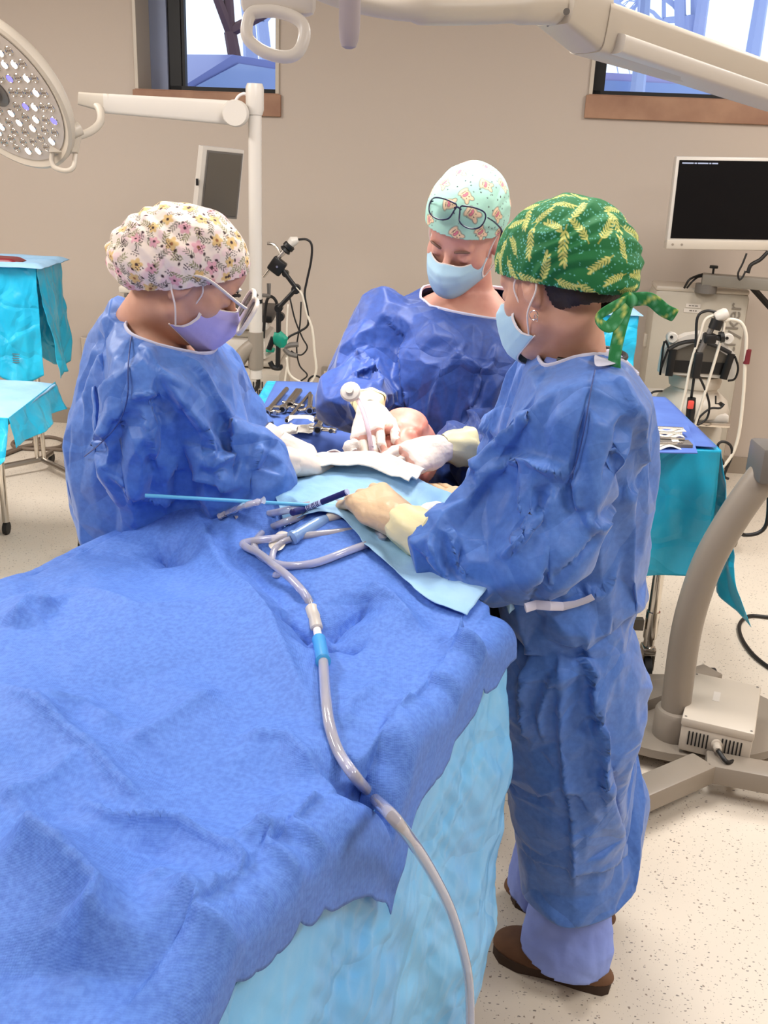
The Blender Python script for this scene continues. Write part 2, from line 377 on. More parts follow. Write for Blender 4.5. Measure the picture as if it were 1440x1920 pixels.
def simulate(V, F, pin, colliders, frames=30, shrink=-.06, bend=3.0, grav=1.0, mass=.25, quality=6, tension=25, selfcol=False, dist=.008):
    """drape a fabric mesh with the cloth solver and return the settled vertices"""
    me = bpy.data.meshes.new('c'); me.from_pydata(V.tolist(), [], F.tolist()); o = bpy.data.objects.new('c', me); COL.objects.link(o)
    g = o.vertex_groups.new(name='pin'); 
    for w in np.unique(np.round(pin[pin > 0], 2)): g.add([int(i) for i in np.where(np.abs(pin - w) < .006)[0]], float(w), 'REPLACE')
    cos = []
    for cv, cf in colliders:
        cm = bpy.data.meshes.new('k'); cm.from_pydata(np.asarray(cv).tolist(), [], np.asarray(cf).tolist()); co = bpy.data.objects.new('k', cm); COL.objects.link(co)
        co.modifiers.new('c', 'COLLISION'); co.collision.thickness_outer = dist; co.collision.cloth_friction = 10; cos.append(co)
    m = o.modifiers.new('c', 'CLOTH'); s = m.settings; s.quality = quality; s.mass = mass; s.vertex_group_mass = 'pin'
    s.tension_stiffness = tension; s.compression_stiffness = tension; s.shear_stiffness = tension * .5; s.bending_stiffness = bend; s.air_damping = 3; s.shrink_min = shrink; s.shrink_max = shrink
    s.tension_damping = 8; s.compression_damping = 8; s.bending_damping = .8
    s.effector_weights.gravity = grav; m.collision_settings.distance_min = dist * .6; m.collision_settings.use_self_collision = selfcol; m.collision_settings.collision_quality = 2
    m.collision_settings.self_distance_min = .004
    m.point_cache.frame_start = 1; m.point_cache.frame_end = frames
    for fr in range(1, frames + 1): scn.frame_set(fr)
    dg = bpy.context.evaluated_depsgraph_get(); ev = o.evaluated_get(dg); out = np.empty(len(V) * 3); ev.data.vertices.foreach_get('co', out)
    out = out.reshape(-1, 3).copy()
    for q in cos + [o]: me2 = q.data; bpy.data.objects.remove(q); bpy.data.meshes.remove(me2)
    scn.frame_set(1); return out
# ---------------------------------------------------------------- the room
WA = np.array([-2.052, 6.206, 0]); WB = np.array([2.2, 5.706, 0]); WD = (WB - WA) / np.linalg.norm(WB - WA); WN = np.array([WD[1], -WD[0], 0])  # WN points into the room
def W(x, y): return UPL(x, y, WA, WN)
def wq(s, z, o=0): p = WA + WD * s - WN * 0 + WN * o; return np.array([p[0], p[1], z])     # along the wall, height, distance into the room
def ws(p): return float((np.asarray(p) - WA) @ WD)
print('wall pts', ws(W(247, 170)), W(247, 170), ws(W(525, 172)), W(525, 172), ws(W(1100, 180)), W(1100, 180), W(247, 205))
fm = mat('speckled_terrazzo_floor', L(226, 216, 200), .45)
nt = fm.node_tree; b = nt.nodes['Principled BSDF']; tc = nt.nodes.new('ShaderNodeTexCoord')
def node(t, **k):
    n = nt.nodes.new(t)
    for a, v in k.items(): setattr(n, a, v)
    return n
prev = None
base = node('ShaderNodeTexNoise'); base.inputs['Scale'].default_value = 1.3; nt.links.new(tc.outputs['Object'], base.inputs['Vector'])
rmp = node('ShaderNodeValToRGB'); rmp.color_ramp.elements[0].color = (*L(211, 199, 182), 1); rmp.color_ramp.elements[1].color = (*L(223, 213, 199), 1); nt.links.new(base.outputs[0], rmp.inputs[0]); cur = rmp.outputs[0]
for sc, th, c, rnd, st in ((70, .16, L(128, 120, 112), 1, (1, 1.9)), (95, .13, L(170, 156, 142), 1, (1.8, 1)), (48, .11, L(150, 134, 120), 1, (1.3, 1)), (130, .14, L(140, 130, 122), 1, (1, 1.2))):
    mp = node('ShaderNodeMapping'); mp.inputs['Scale'].default_value = (st[0], st[1], 1); mp.inputs['Rotation'].default_value = (0, 0, sc * .7); nt.links.new(tc.outputs['Object'], mp.inputs[0])
    nz = node('ShaderNodeTexNoise'); nz.inputs['Scale'].default_value = sc * 1.6; nt.links.new(mp.outputs[0], nz.inputs['Vector'])
    mv = node('ShaderNodeMix', data_type='VECTOR'); mv.inputs[0].default_value = .008; nt.links.new(mp.outputs[0], mv.inputs[4]); nt.links.new(nz.outputs['Color'], mv.inputs[5])
    v = node('ShaderNodeTexVoronoi'); v.inputs['Scale'].default_value = sc; nt.links.new(mv.outputs[1], v.inputs['Vector'])
    wn = node('ShaderNodeSeparateColor'); nt.links.new(v.outputs['Color'], wn.inputs[0])
    m2 = node('ShaderNodeMath', operation='MULTIPLY'); nt.links.new(wn.outputs[0], m2.inputs[0]); m2.inputs[1].default_value = th * 1.7
    lt = node('ShaderNodeMath', operation='LESS_THAN'); nt.links.new(v.outputs['Distance'], lt.inputs[0]); nt.links.new(m2.outputs[0], lt.inputs[1])
    gt = node('ShaderNodeMath', operation='GREATER_THAN'); nt.links.new(wn.outputs[1], gt.inputs[0]); gt.inputs[1].default_value = .45
    mm = node('ShaderNodeMath', operation='MULTIPLY'); nt.links.new(lt.outputs[0], mm.inputs[0]); nt.links.new(gt.outputs[0], mm.inputs[1])
    mc = node('ShaderNodeMix', data_type='RGBA'); nt.links.new(mm.outputs[0], mc.inputs[0]); nt.links.new(cur, mc.inputs[6]); mc.inputs[7].default_value = (*c, 1); cur = mc.outputs[2]
nt.links.new(cur, b.inputs['Base Color'])
struct('floor', MB().box((0, 2, -.05), (9, 12, .1)), fm)
struct('ceiling', MB().box((0, 2, CEIL + .05), (7.4, 9.6, .1)), 'ceiling')
struct('wall_left', MB().box((-3.6, 2, CEIL / 2), (.12, 9.6, CEIL)), 'wall')
struct('wall_right', MB().box((3.3, 2, CEIL / 2), (.12, 9.6, CEIL)), 'wall')
struct('wall_front', MB().box((0, -2.1, CEIL / 2), (7.4, .12, CEIL)), 'wall')
# back wall with two openings
s1a, s1b = ws(W(252, 100)), ws(W(524, 100)); z1 = W(380, 172)[2]
s2a, s2b = ws(W(1106, 150)), ws(W(1106, 150)) + 1.15; z2 = W(1270, 184)[2]
TH = .34; ZT = 2.78
def wallseg(mb, sa, sb, za, zb):
    p = [wq(sa, za), wq(sb, za), wq(sb, zb), wq(sa, zb)]; q = [x - WN * TH for x in p]
    mb.add(p + q, [(0, 1, 2, 3), (7, 6, 5, 4), (0, 4, 5, 1), (1, 5, 6, 2), (2, 6, 7, 3), (3, 7, 4, 0)])
mb = MB(); SA, SB = -1.8, 5.6
wallseg(mb, SA, s1a, 0, CEIL); wallseg(mb, s1a, s1b, 0, z1); wallseg(mb, s1a, s1b, ZT, CEIL); wallseg(mb, s1b, s2a, 0, CEIL)
wallseg(mb, s2a, s2b, 0, z2); wallseg(mb, s2a, s2b, ZT, CEIL); wallseg(mb, s2b, SB, 0, CEIL)
struct('wall_back', mb, 'wall')
mb = MB(); wallseg(mb, SA, SB, 0, .10)
o = struct('baseboard_back', MB().add([p + WN * .012 for p in [wq(SA, 0), wq(SB, 0), wq(SB, .1), wq(SA, .1)]] + [wq(SA, 0), wq(SB, 0), wq(SB, .1), wq(SA, .1)], [(0, 1, 2, 3), (3, 2, 6, 7), (0, 3, 7, 4), (1, 5, 6, 2)]), mat('vinyl_cove_base', L(150, 138, 124), .6))
Rw = np.stack([WD, -WN, [0, 0, 1]], 1)
def wbox(mb, sa, sb, za, zb, oa, ob, bev=0):   # a box along the wall; o = distance into the room
    c = wq((sa + sb) / 2, (za + zb) / 2, (oa + ob) / 2); return mb.box(c, (abs(sb - sa), abs(ob - oa), abs(zb - za)), Rw, bev)
for i, (sa, sb, z0, frw) in enumerate(((s1a, s1b, z1, .0), (s2a, s2b, z2, .0))):
    mb = MB(); fw = .075
    in0 = sa + (.12 if i == 0 else .0)
    wbox(mb, in0, in0 + fw, z0, ZT, -.32, -.22); wbox(mb, sb - fw * .5, sb, z0, ZT, -.32, -.22)
    wbox(mb, in0, sb, z0, z0 + .035, -.32, -.22); wbox(mb, in0, sb, ZT - .05, ZT, -.32, -.22)
    wbox(mb, in0 + fw, in0 + fw + .02, z0, ZT, -.27, -.23)
    fr = struct('window_%d' % (i + 1), mb, 'blackframe')
    g = part('pane', wbox(MB(), in0 + .03, sb - .02, z0 + .02, ZT, -.285, -.279), M['glass'], fr, False)
    mb = MB(); wbox(mb, sa - .012, sb + .012, z0 - .115, z0 - .001, .0, .022, .003); wbox(mb, sa + .002, sb - .002, z0 - .02, z0 + .004, -.3, .016)
    struct('trim_%d' % (i + 1), mb, 'wood')
    mb = MB()
    for (a, b2) in ((sa, sa + .02), (sb - .02, sb)): wbox(mb, a, b2, z0, ZT, -.2, .014, .002)
    struct('trim_%d' % (i + 3), mb, 'cream')
# jamb panel in the first window, blue skylight put into its colour
struct('trim_5', wbox(MB(), s1a + .02, s1a + .12, z1, ZT, -.33, -.2), mat('skylight_tinted_panel', L(140, 150, 178), .6))
# ceiling light housings
for i, (x, y) in enumerate(PANELS):
    t = thing('ceiling_light', 'recessed ceiling light panel, the one at the ' + ('near left', 'near right', 'back left', 'back right', 'middle', 'very front (added unseen for frontal light)')[i] + ' of the ceiling', 'ceiling light', (x, y, CEIL), 'ceiling light panels')
    mb = MB()
    for sx in (-1, 1): mb.box((x + sx * .31, y, CEIL - .015), (.02, 1.26, .03)); mb.box((x, y + sx * .62, CEIL - .015), (.6, .02, .03))
    part('frame', mb, 'white', t, False)
    part('diffuser', MB().box((x, y, CEIL - .01), (.6, 1.22, .012)), mat('lit_diffuser', (1, 1, 1), .5, emit=((1, .93, .85), 1.5)), t, False)
# wall outlet
t = thing('wall_outlet', 'grey metal double outlet box on the beige wall above the instrument table', 'outlet', wq(ws(W(622, 705)), W(622, 705)[2] - .07, .02))
so, zo = ws(W(622, 705)), W(622, 708)[2]
part('box', wbox(MB(), so - .058, so + .058, zo - .065, zo + .065, 0, .03, .003), 'grey', t)
for k in (-1, 1):
    r_ = part('receptacle', wbox(MB(), so + k * .026 - .017, so + k * .026 + .017, zo - .045, zo + .045, .03, .034, .002), 'cream', t)
    for q in (-1, 1):
        mb = MB()
        for e in (-1, 1): wbox(mb, so + k * .026 + e * .006 - .0015, so + k * .026 + e * .006 + .0015, zo + q * .022 - .006, zo + q * .022 + .006, .034, .0355)
        part('slot', mb, 'black', r_, False)
t2 = wq(ws(W(163, 650)), W(163, 650)[2], .0)
o = raw('wall_outlet', *[(lambda mb: (mb.v, mb.f))(wbox(MB(), ws(W(163, 650)) - .03, ws(W(163, 650)) + .05, t2[2] - .06, t2[2] + .06, 0, .02, .003))][0], 'steel', None, False)
tag(o, 'small steel wall plate half hidden by the left surgeon', 'outlet')

# ---------------------------------------------------------------- outside: ground, cars and frosted trees behind the windows
mb = MB().add([wq(-8, 1.5, -.5), wq(14, 1.5, -.5), wq(14, 1.5, -30), wq(-8, 1.5, -30)], [(0, 1, 2, 3)])
tag(raw('snowy_ground', mb.v, mb.f, mat('snow', L(225, 232, 245), .8), None, False), 'pale snowy ground outside the windows', 'ground', kind='structure')
def tree(base, H, seed, m, name, label):
    rs = np.random.RandomState(seed); mb = MB()
    t = thing(name, label, 'tree', base); tr = MB(); br = MB()
    def grow(p, d, ln, r, lv, target):
        q = p + d * ln * .5 + rs.randn(3) * ln * .05; e = q + d * ln * .5 + rs.randn(3) * ln * .06
        target.tube([p, q, e], [r, r * .85, r * .7], 6 if lv < 2 else 3, caps=False)
        if lv >= 6: return
        for _ in range(3 if lv < 4 else 2):
            nd = d + rs.randn(3) * (.5 if lv else .4); nd /= np.linalg.norm(nd); grow(e if rs.rand() < .7 else q, nd, ln * (.62 + .22 * rs.rand()), r * .62, lv + 1, br)
    grow(np.array(base, float), np.array([0.05, 0, 1.]), H * .26, H * .018, 0, tr)
    part('trunk', tr, m, t); part('branches', br, m, t)
frost = mat('frosted_bark', L(178, 190, 225), .8); bark = mat('brown_bark', L(110, 84, 84), .8)
def ext(x, y, d): p = W(x, y); v = (p - CAM); return CAM + v / np.linalg.norm(v[:2]) * d
p = ext(425, 100, 9.5); tree((p[0], p[1], 1.5), 4.2, 3, bark, 'bare_tree', 'bare brown tree with forked trunk seen through the left window')
p = ext(500, 100, 13); tree((p[0], p[1], 1.5), 5.5, 8, frost, 'bare_tree', 'pale frosted tree behind the brown one through the left window')
p = ext(1300, 80, 12); tree((p[0], p[1], 1.5), 6.5, 21, frost, 'bare_tree', 'wide frosted tree filling the right window')
p = ext(1400, 80, 14); tree((p[0], p[1], 1.5), 6.5, 5, frost, 'bare_tree', 'frosted tree at the far right edge of the right window')
p = ext(1200, 80, 10); tree((p[0], p[1], 1.5), 4.6, 33, frost, 'bare_tree', 'small frosted tree above the car roof in the right window')
p = ext(470, 60, 11); tree((p[0], p[1], 1.5), 5.2, 41, frost, 'bare_tree', 'frosted tree at the right side of the left window')
def car(px_, py_, d, yaw, m, label):
    p = ext(px_, py_, d); ztop = p[2]; base = np.array([p[0], p[1], 1.5]); H = ztop - 1.5
    t = thing('car', label, 'car', base); c, s_ = math.cos(yaw), math.sin(yaw); A = np.array([c, s_, 0]); Bv = np.array([-s_, c, 0])
    prof = [(-2.1, .18), (-2.15, .5), (-1.9, .62), (-1.5, .66), (-.8, 1.0), (.7, 1.0), (1.4, .66), (2.1, .58), (2.2, .35), (2.15, .18)]
    mb = MB().prism([(x, z * H) for x, z in prof], base - Bv * .85, A, np.array([0, 0, 1.]), -1.7); o = part('body', mb, m, t, False)
    win = MB()
    for sd in (-.86, .86): win.prism([(-1.35, .68 * H), (-.75, .93 * H), (.65, .93 * H), (1.2, .68 * H)], base + Bv * sd, A, np.array([0, 0, 1.]), .01)
    part('side_window', win, mat('car_glass', L(150, 170, 215), .1), t, False)
    for a in (-1.35, 1.35):
        for sd in (-.8, .8): w = MB().lathe(base + A * a + Bv * (sd - .1) + np.array([0, 0, .24 * H]), [(.24 * H, 0), (.24 * H, .2)], 16, Bv); part('wheel', w, 'rubber', t)
car(375, 118, 9.5, 1.15, mat('car_paint', L(120, 130, 190), .3), 'blue grey car outside the left window')
car(1165, 150, 11, .1, mat('car_paint', L(176, 170, 215), .3), 'mauve grey car roof at the bottom of the right window')
# ---------------------------------------------------------------- people
def head_prims(hc, H, s=1.0):
    """skull, face and ears in the head's own frame: right, forward, up"""
    P = []
    hp = lambda x, y, z: hc + H @ (np.array([x, y, z]) * s)
    e = lambda c, r, k=.012, sub=False: P.append(('ell', hp(*c), np.array(r) * s, H, k * s, sub))
    c_ = lambda a, b, ra, rb, k=.01, sub=False: P.append(('cap', hp(*a), hp(*b), ra * s, rb * s, k * s, sub))
    e((0, -.012, .028), (.074, .094, .088)); e((0, .022, -.03), (.062, .068, .078), .03); e((0, .046, -.088), (.038, .034, .026), .03)
    for sx in (-1, 1):
        e((sx * .044, .052, -.026), (.022, .024, .022), .02); c_((sx * .052, .0, -.06), (sx * .02, .055, -.092), .016, .016, .02)
    e((0, .07, .048), (.05, .026, .036), .02)
    c_((-.042, .079, .021), (.042, .079, .021), .008, .008, .014)
    for sx in (-1, 1):
        e((sx * .032, .101, .0), (.017, .014, .012), .008, True); e((sx * .032, .079, -.001), (.014, .0135, .012), .004)
    c_((0, .088, .012), (0, .113, -.030), .0065, .0115, .01); 
    for sx in (-1, 1): e((sx * .0125, .103, -.033), (.008, .009, .007), .006)
    e((0, .094, -.061), (.024, .009, .0065), .006); e((0, .092, -.071), (.021, .009, .007), .005); c_((-.02, .104, -.0655), (.02, .104, -.0655), .0016, .0016, .003, True)
    for sx in (-1, 1):
        e((sx * .077, -.008, -.004), (.010, .020, .031), .006); e((sx * .074, -.012, -.028), (.008, .012, .014), .006); e((sx * .086, -.002, .004), (.006, .011, .017), .004, True)
    return P
FING = [(-.030, .038, .024, .020, .0085), (-.010, .044, .028, .022, .0088), (.011, .041, .026, .021, .0085), (.030, .032, .019, .018, .0078)]
def hand_prims(w, d, n, side, curls, spread=.12, thumb=(.9, .35, .3), s=1.0, grow=0.0):
    """w wrist, d wrist to knuckles, n back-of-hand normal, side +1 when the thumb lies towards cross(d, n)"""
    d = np.array(d, float); d /= np.linalg.norm(d); n = np.array(n, float); n -= d * (n @ d); n /= np.linalg.norm(n); t = np.cross(d, n) * side; P = []; w = np.array(w, float)
    q = lambda a, b, c: w + (d * a + t * b + n * c) * s
    for off in (-.026, -.009, .009, .026):
        P.append(('cap', q(.012, -off * .55, 0), q(.082, -off * 1.05, .002), .0155 * s + grow, .0125 * s + grow, .012, False))
    P.append(('ell', q(.045, 0, -.003), np.array([.040, .036, .0155]) * s + grow, np.stack([t, d, n], 1), .012, False))
    for i, (off, l1, l2, l3, r) in enumerate(FING):
        c = curls[i] if hasattr(curls[i], '__len__') else (curls[i], curls[i] * 1.1, curls[i] * .7)
        a = -off / .03 * spread; p = q(.086, -off * 1.0, 0); ang = 0; fd = d * math.cos(a) + t * math.sin(a)
        for j, l in enumerate((l1, l2, l3)):
            ang += c[j]; v = fd * math.cos(ang) - n * math.sin(ang); p2 = p + v * l * s
            P.append(('cap', p, p2, (r - j * .0007) * s + grow, (r - (j + 1) * .0008) * s + grow, .0025, False)); p = p2
    th, lift, bend = thumb; b0 = q(.022, .026, -.006); v = d * math.cos(th) + t * math.sin(th) - n * lift; v /= np.linalg.norm(v)
    p1 = b0 + v * .040 * s; v2 = v * math.cos(bend) + (d * .8 - t * .5) * math.sin(bend); v2 /= np.linalg.norm(v2); p2 = p1 + v2 * .032 * s
    v3 = v2 * math.cos(bend) + (d * .7 - t * .7) * math.sin(bend); v3 /= np.linalg.norm(v3); p3 = p2 + v3 * .024 * s
    P += [('cap', b0, p1, .015 * s + grow, .011 * s + grow, .01, False), ('cap', p1, p2, .0105 * s + grow, .0098 * s + grow, .003, False), ('cap', p2, p3, .0098 * s + grow, .0085 * s + grow, .003, False)]
    return P
def put(F, P, shrink=0):
    for p in P:
        if p[0] == 'cap': F.cap(p[1], p[2], max(p[3] - shrink, .003), max(p[4] - shrink, .003), p[5], p[6])
        else: F.ell(p[1], np.maximum(p[2] - shrink, .003), p[3], p[4], p[5])
def bounds(P, m):
    a = np.array([p[1] for p in P] + [p[2] for p in P if p[0] == 'cap']); return a.min(0) - m, a.max(0) + m
def prim_mesh(P, h, m=.05):
    lo, hi = bounds(P, m); F = Field(lo, hi, h); put(F, P); return F.mesh()

def make_glove(root, w, d, n, side, curls, thumb, spread, name, m, arm, s=1.0, cuffm=None, cufflen=.06, mouth=.036, label=None):
    P = hand_prims(w, d, n, side, curls, spread, thumb, s, .0012)
    d = np.array(d, float); d /= np.linalg.norm(d); arm = np.array(arm, float); arm /= np.linalg.norm(arm)
    P.append(('cap', w + arm * .02, w + d * .02, .027 * s, .023 * s, .015, False))
    V, F = prim_mesh(P, .0022); V = relax(V, F, 1, .4)
    V = V + normals(V, F) * (.0012 * crumple(V, 38, 5, 4))[:, None]
    g = raw(name, V, F, m, root)
    if label: g['label'] = label
    # rolled cuff over the gown sleeve
    n_ = 40; prof = [(-.006, .024), (.006, .029), (.022, .034), (.04, mouth - .001), (cufflen - .004, mouth), (cufflen, mouth + .003), (cufflen + .004, mouth), (cufflen, mouth - .003), (.02, .028)]
    a = np.cross(arm, [0, 0, 1.]); a /= np.linalg.norm(a); b = np.cross(arm, a); G = []
    for h, r in prof:
        row = []
        for j in range(n_ + 1):
            th = 2 * math.pi * j / n_; rr = r * s * (1 + .07 * math.sin(3 * th + h * 90) + .045 * math.sin(7 * th + 1 - h * 60)); row.append(w + arm * h + rr * (math.cos(th) * a + math.sin(th) * b))
        G.append(row)
    c = part('glove_cuff', MB().grid(np.array(G)), cuffm or m, g)
    return P

def subdivided(V, F, n=1):
    me = bpy.data.meshes.new('t'); me.from_pydata(V.tolist(), [], F.tolist()); o = bpy.data.objects.new('t', me); COL.objects.link(o); mod_sub(o, n)
    ev = o.evaluated_get(bpy.context.evaluated_depsgraph_get()).data; v = np.empty(len(ev.vertices) * 3); ev.vertices.foreach_get('co', v)
    f = np.empty(len(ev.loops), int); ev.loops.foreach_get('vertex_index', f); bpy.data.objects.remove(o); return v.reshape(-1, 3), f.reshape(-1, 4)
def facet(V, F, n):
    me = bpy.data.meshes.new('t'); me.from_pydata(V.tolist(), [], F.tolist()); o = bpy.data.objects.new('t', me); COL.objects.link(o)
    t = o.modifiers.new('t', 'TRIANGULATE'); d = o.modifiers.new('d', 'DECIMATE'); d.ratio = n / (2 * len(F)); u = o.modifiers.new('s', 'SUBSURF'); u.subdivision_type = 'SIMPLE'; u.levels = 3
    ev = o.evaluated_get(bpy.context.evaluated_depsgraph_get()).data; v = np.empty(len(ev.vertices) * 3); ev.vertices.foreach_get('co', v)
    f = np.empty(len(ev.loops), int); ev.loops.foreach_get('vertex_index', f); bpy.data.objects.remove(o); v = v.reshape(-1, 3); f = f.reshape(-1, 4); return relax(v, f, 3, .4), f
def boundary_loops(F):
    e = np.concatenate([F[:, [i, (i + 1) % F.shape[1]]] for i in range(F.shape[1])]); k = np.sort(e, 1); _, inv, cnt = np.unique(k, axis=0, return_inverse=True, return_counts=True)
    b = e[cnt[inv.ravel()] == 1]; nx = {int(a): int(c) for a, c in b}; out = []
    while nx:
        s0 = next(iter(nx)); lp = [s0]; c = nx.pop(s0)
        while c in nx and c != s0: lp.append(c); c = nx.pop(c)
        if len(lp) > 24: out.append(np.array(lp))
    return out
def smooth_loop(P, it):
    for _ in range(it): P = P + .5 * ((np.roll(P, 1, 0) + np.roll(P, -1, 0)) / 2 - P)
    return P
def seen(V, x, y, off=0.0, rad=.008):
    d = FW + RT * (x - 720) / FPX - UP * (y - 960) / FPX; d /= np.linalg.norm(d); W_ = V - CAM; t = W_ @ d; r = np.linalg.norm(W_ - t[:, None] * d, axis=1); k = np.where(r < rad)[0]
    if len(k) == 0: k = np.array([np.argmin(r)])
    return CAM + d * (t[k].min() - off)
def press(V, F, folds):                        # single strong folds laid into the cloth: raised lip on one side, trough on the other
    N = normals(V, F); out = V.copy()
    for pl, a, w in folds:
        a *= 1.45; w *= .75
        Q = [seen(V, *q) for q in pl]; P3 = np.array(smooth_path(Q, 4)); P2 = [P3[i:i + 2] for i in range(len(P3) - 1)]; best = np.full(len(V), 9.); sgn = np.zeros(len(V)); g = np.zeros(len(V))
        near = np.where(np.min(np.linalg.norm(V[:, None] - P3[None, ::2], axis=2), 1) < .12)[0]; X = V[near]
        bd = np.full(len(near), 9.); sd = np.zeros(len(near)); gg = np.zeros(len(near))
        for i, (A, B) in enumerate(P2):
            ab = B - A; t = np.clip((X - A) @ ab / (ab @ ab + 1e-12), 0, 1); dv = X - A - t[:, None] * ab; dd = np.linalg.norm(dv, axis=1); m = dd < bd
            bd = np.where(m, dd, bd); sd = np.where(m, np.einsum('ij,ij->i', np.cross(ab, dv), N[near]), sd); gg = np.where(m, (i + t) / len(P2), gg)
        fade = np.clip(np.minimum(gg, 1 - gg) * 5, .1, 1); s_ = np.sign(sd)
        h = np.where(s_ > 0, a * np.exp(-bd / w), a * np.exp(-bd / w) - 1.6 * a * (np.exp(-bd / (w * 1.3)) - np.exp(-bd / (w * .35))))
        out[near] += N[near] * (h * fade)[:, None]
    return out
FOLDS_R = [([(1072, 886), (1020, 874), (970, 862), (915, 880)], .018, .022), ([(1075, 895), (1082, 960)], .010, .015), ([(935, 760), (905, 810), (888, 880), (882, 950)], .012, .02), ([(1005, 758), (960, 800), (915, 835)], .014, .018), ([(1050, 908), (1000, 980), (935, 1050)], .012, .02),
    ([(1130, 985), (1085, 1045), (1010, 1105), (940, 1145)], -.014, .022), ([(1210, 905), (1130, 985), (1100, 960)], .014, .02), ([(1195, 760), (1212, 905)], .010, .02), ([(985, 1190), (972, 1300), (990, 1400)], .016, .02), ([(1095, 1180), (1112, 1300), (1128, 1420), (1135, 1520)], .02, .02),
    ([(1130, 1310), (1150, 1460), (1185, 1600)], -.018, .018), ([(930, 1585), (1080, 1640), (1190, 1588)], .007, .016), ([(1045, 1210), (1050, 1400), (1070, 1560), (1074, 1690)], .012, .016), ([(1040, 1255), (1010, 1330), (1020, 1400)], .012, .018), ([(840, 985), (850, 1050), (880, 1090)], .014, .014), ([(800, 1010), (815, 1060), (850, 1100)], .012, .012),
    ([(1160, 1060), (1110, 1110), (1060, 1120)], .012, .02), ([(1170, 770), (1150, 850), (1130, 900)], -.010, .025), ([(960, 1400), (940, 1500), (950, 1560)], .012, .02), ([(1150, 700), (1190, 790)], .008, .02), ([(980, 1500), (1060, 1480), (1120, 1540)], .008, .02)]
FOLDS_L = [([(250, 597), (318, 636), (380, 670)], .010, .02), ([(300, 700), (350, 770), (396, 838), (372, 865)], .016, .02), ([(244, 748), (280, 742), (320, 746)], .012, .015), ([(262, 760), (285, 840), (298, 885)], .010, .018), ([(150, 850), (200, 810), (244, 760)], .010, .018),
    ([(427, 768), (440, 842), (368, 868)], .016, .02), ([(197, 885), (287, 940), (380, 955)], .014, .022), ([(488, 830), (470, 885)], .012, .018), ([(330, 660), (400, 730), (440, 800)], .010, .02), ([(180, 660), (150, 760)], .008, .02), ([(300, 905), (370, 900), (450, 915)], .012, .018), ([(260, 640), (300, 700), (340, 730)], .008, .02), ([(210, 700), (170, 790)], .008, .02), ([(400, 880), (430, 930)], .012, .015)]
FOLDS_M = [([(736, 720), (728, 860), (735, 930)], .014, .02), ([(755, 620), (764, 760), (790, 810)], .014, .02), ([(905, 690), (880, 760), (905, 830)], .012, .02), ([(930, 640), (912, 690), (850, 655)], .010, .018), ([(662, 650), (695, 700), (716, 722)], .014, .018), ([(650, 706), (690, 692), (720, 702)], .012, .014), ([(875, 640), (820, 710), (800, 790)], .010, .02), ([(720, 590), (760, 640)], .008, .02), ([(830, 700), (835, 800)], .010, .02), ([(880, 850), (905, 880), (880, 920)], .012, .015)]
class Person: pass
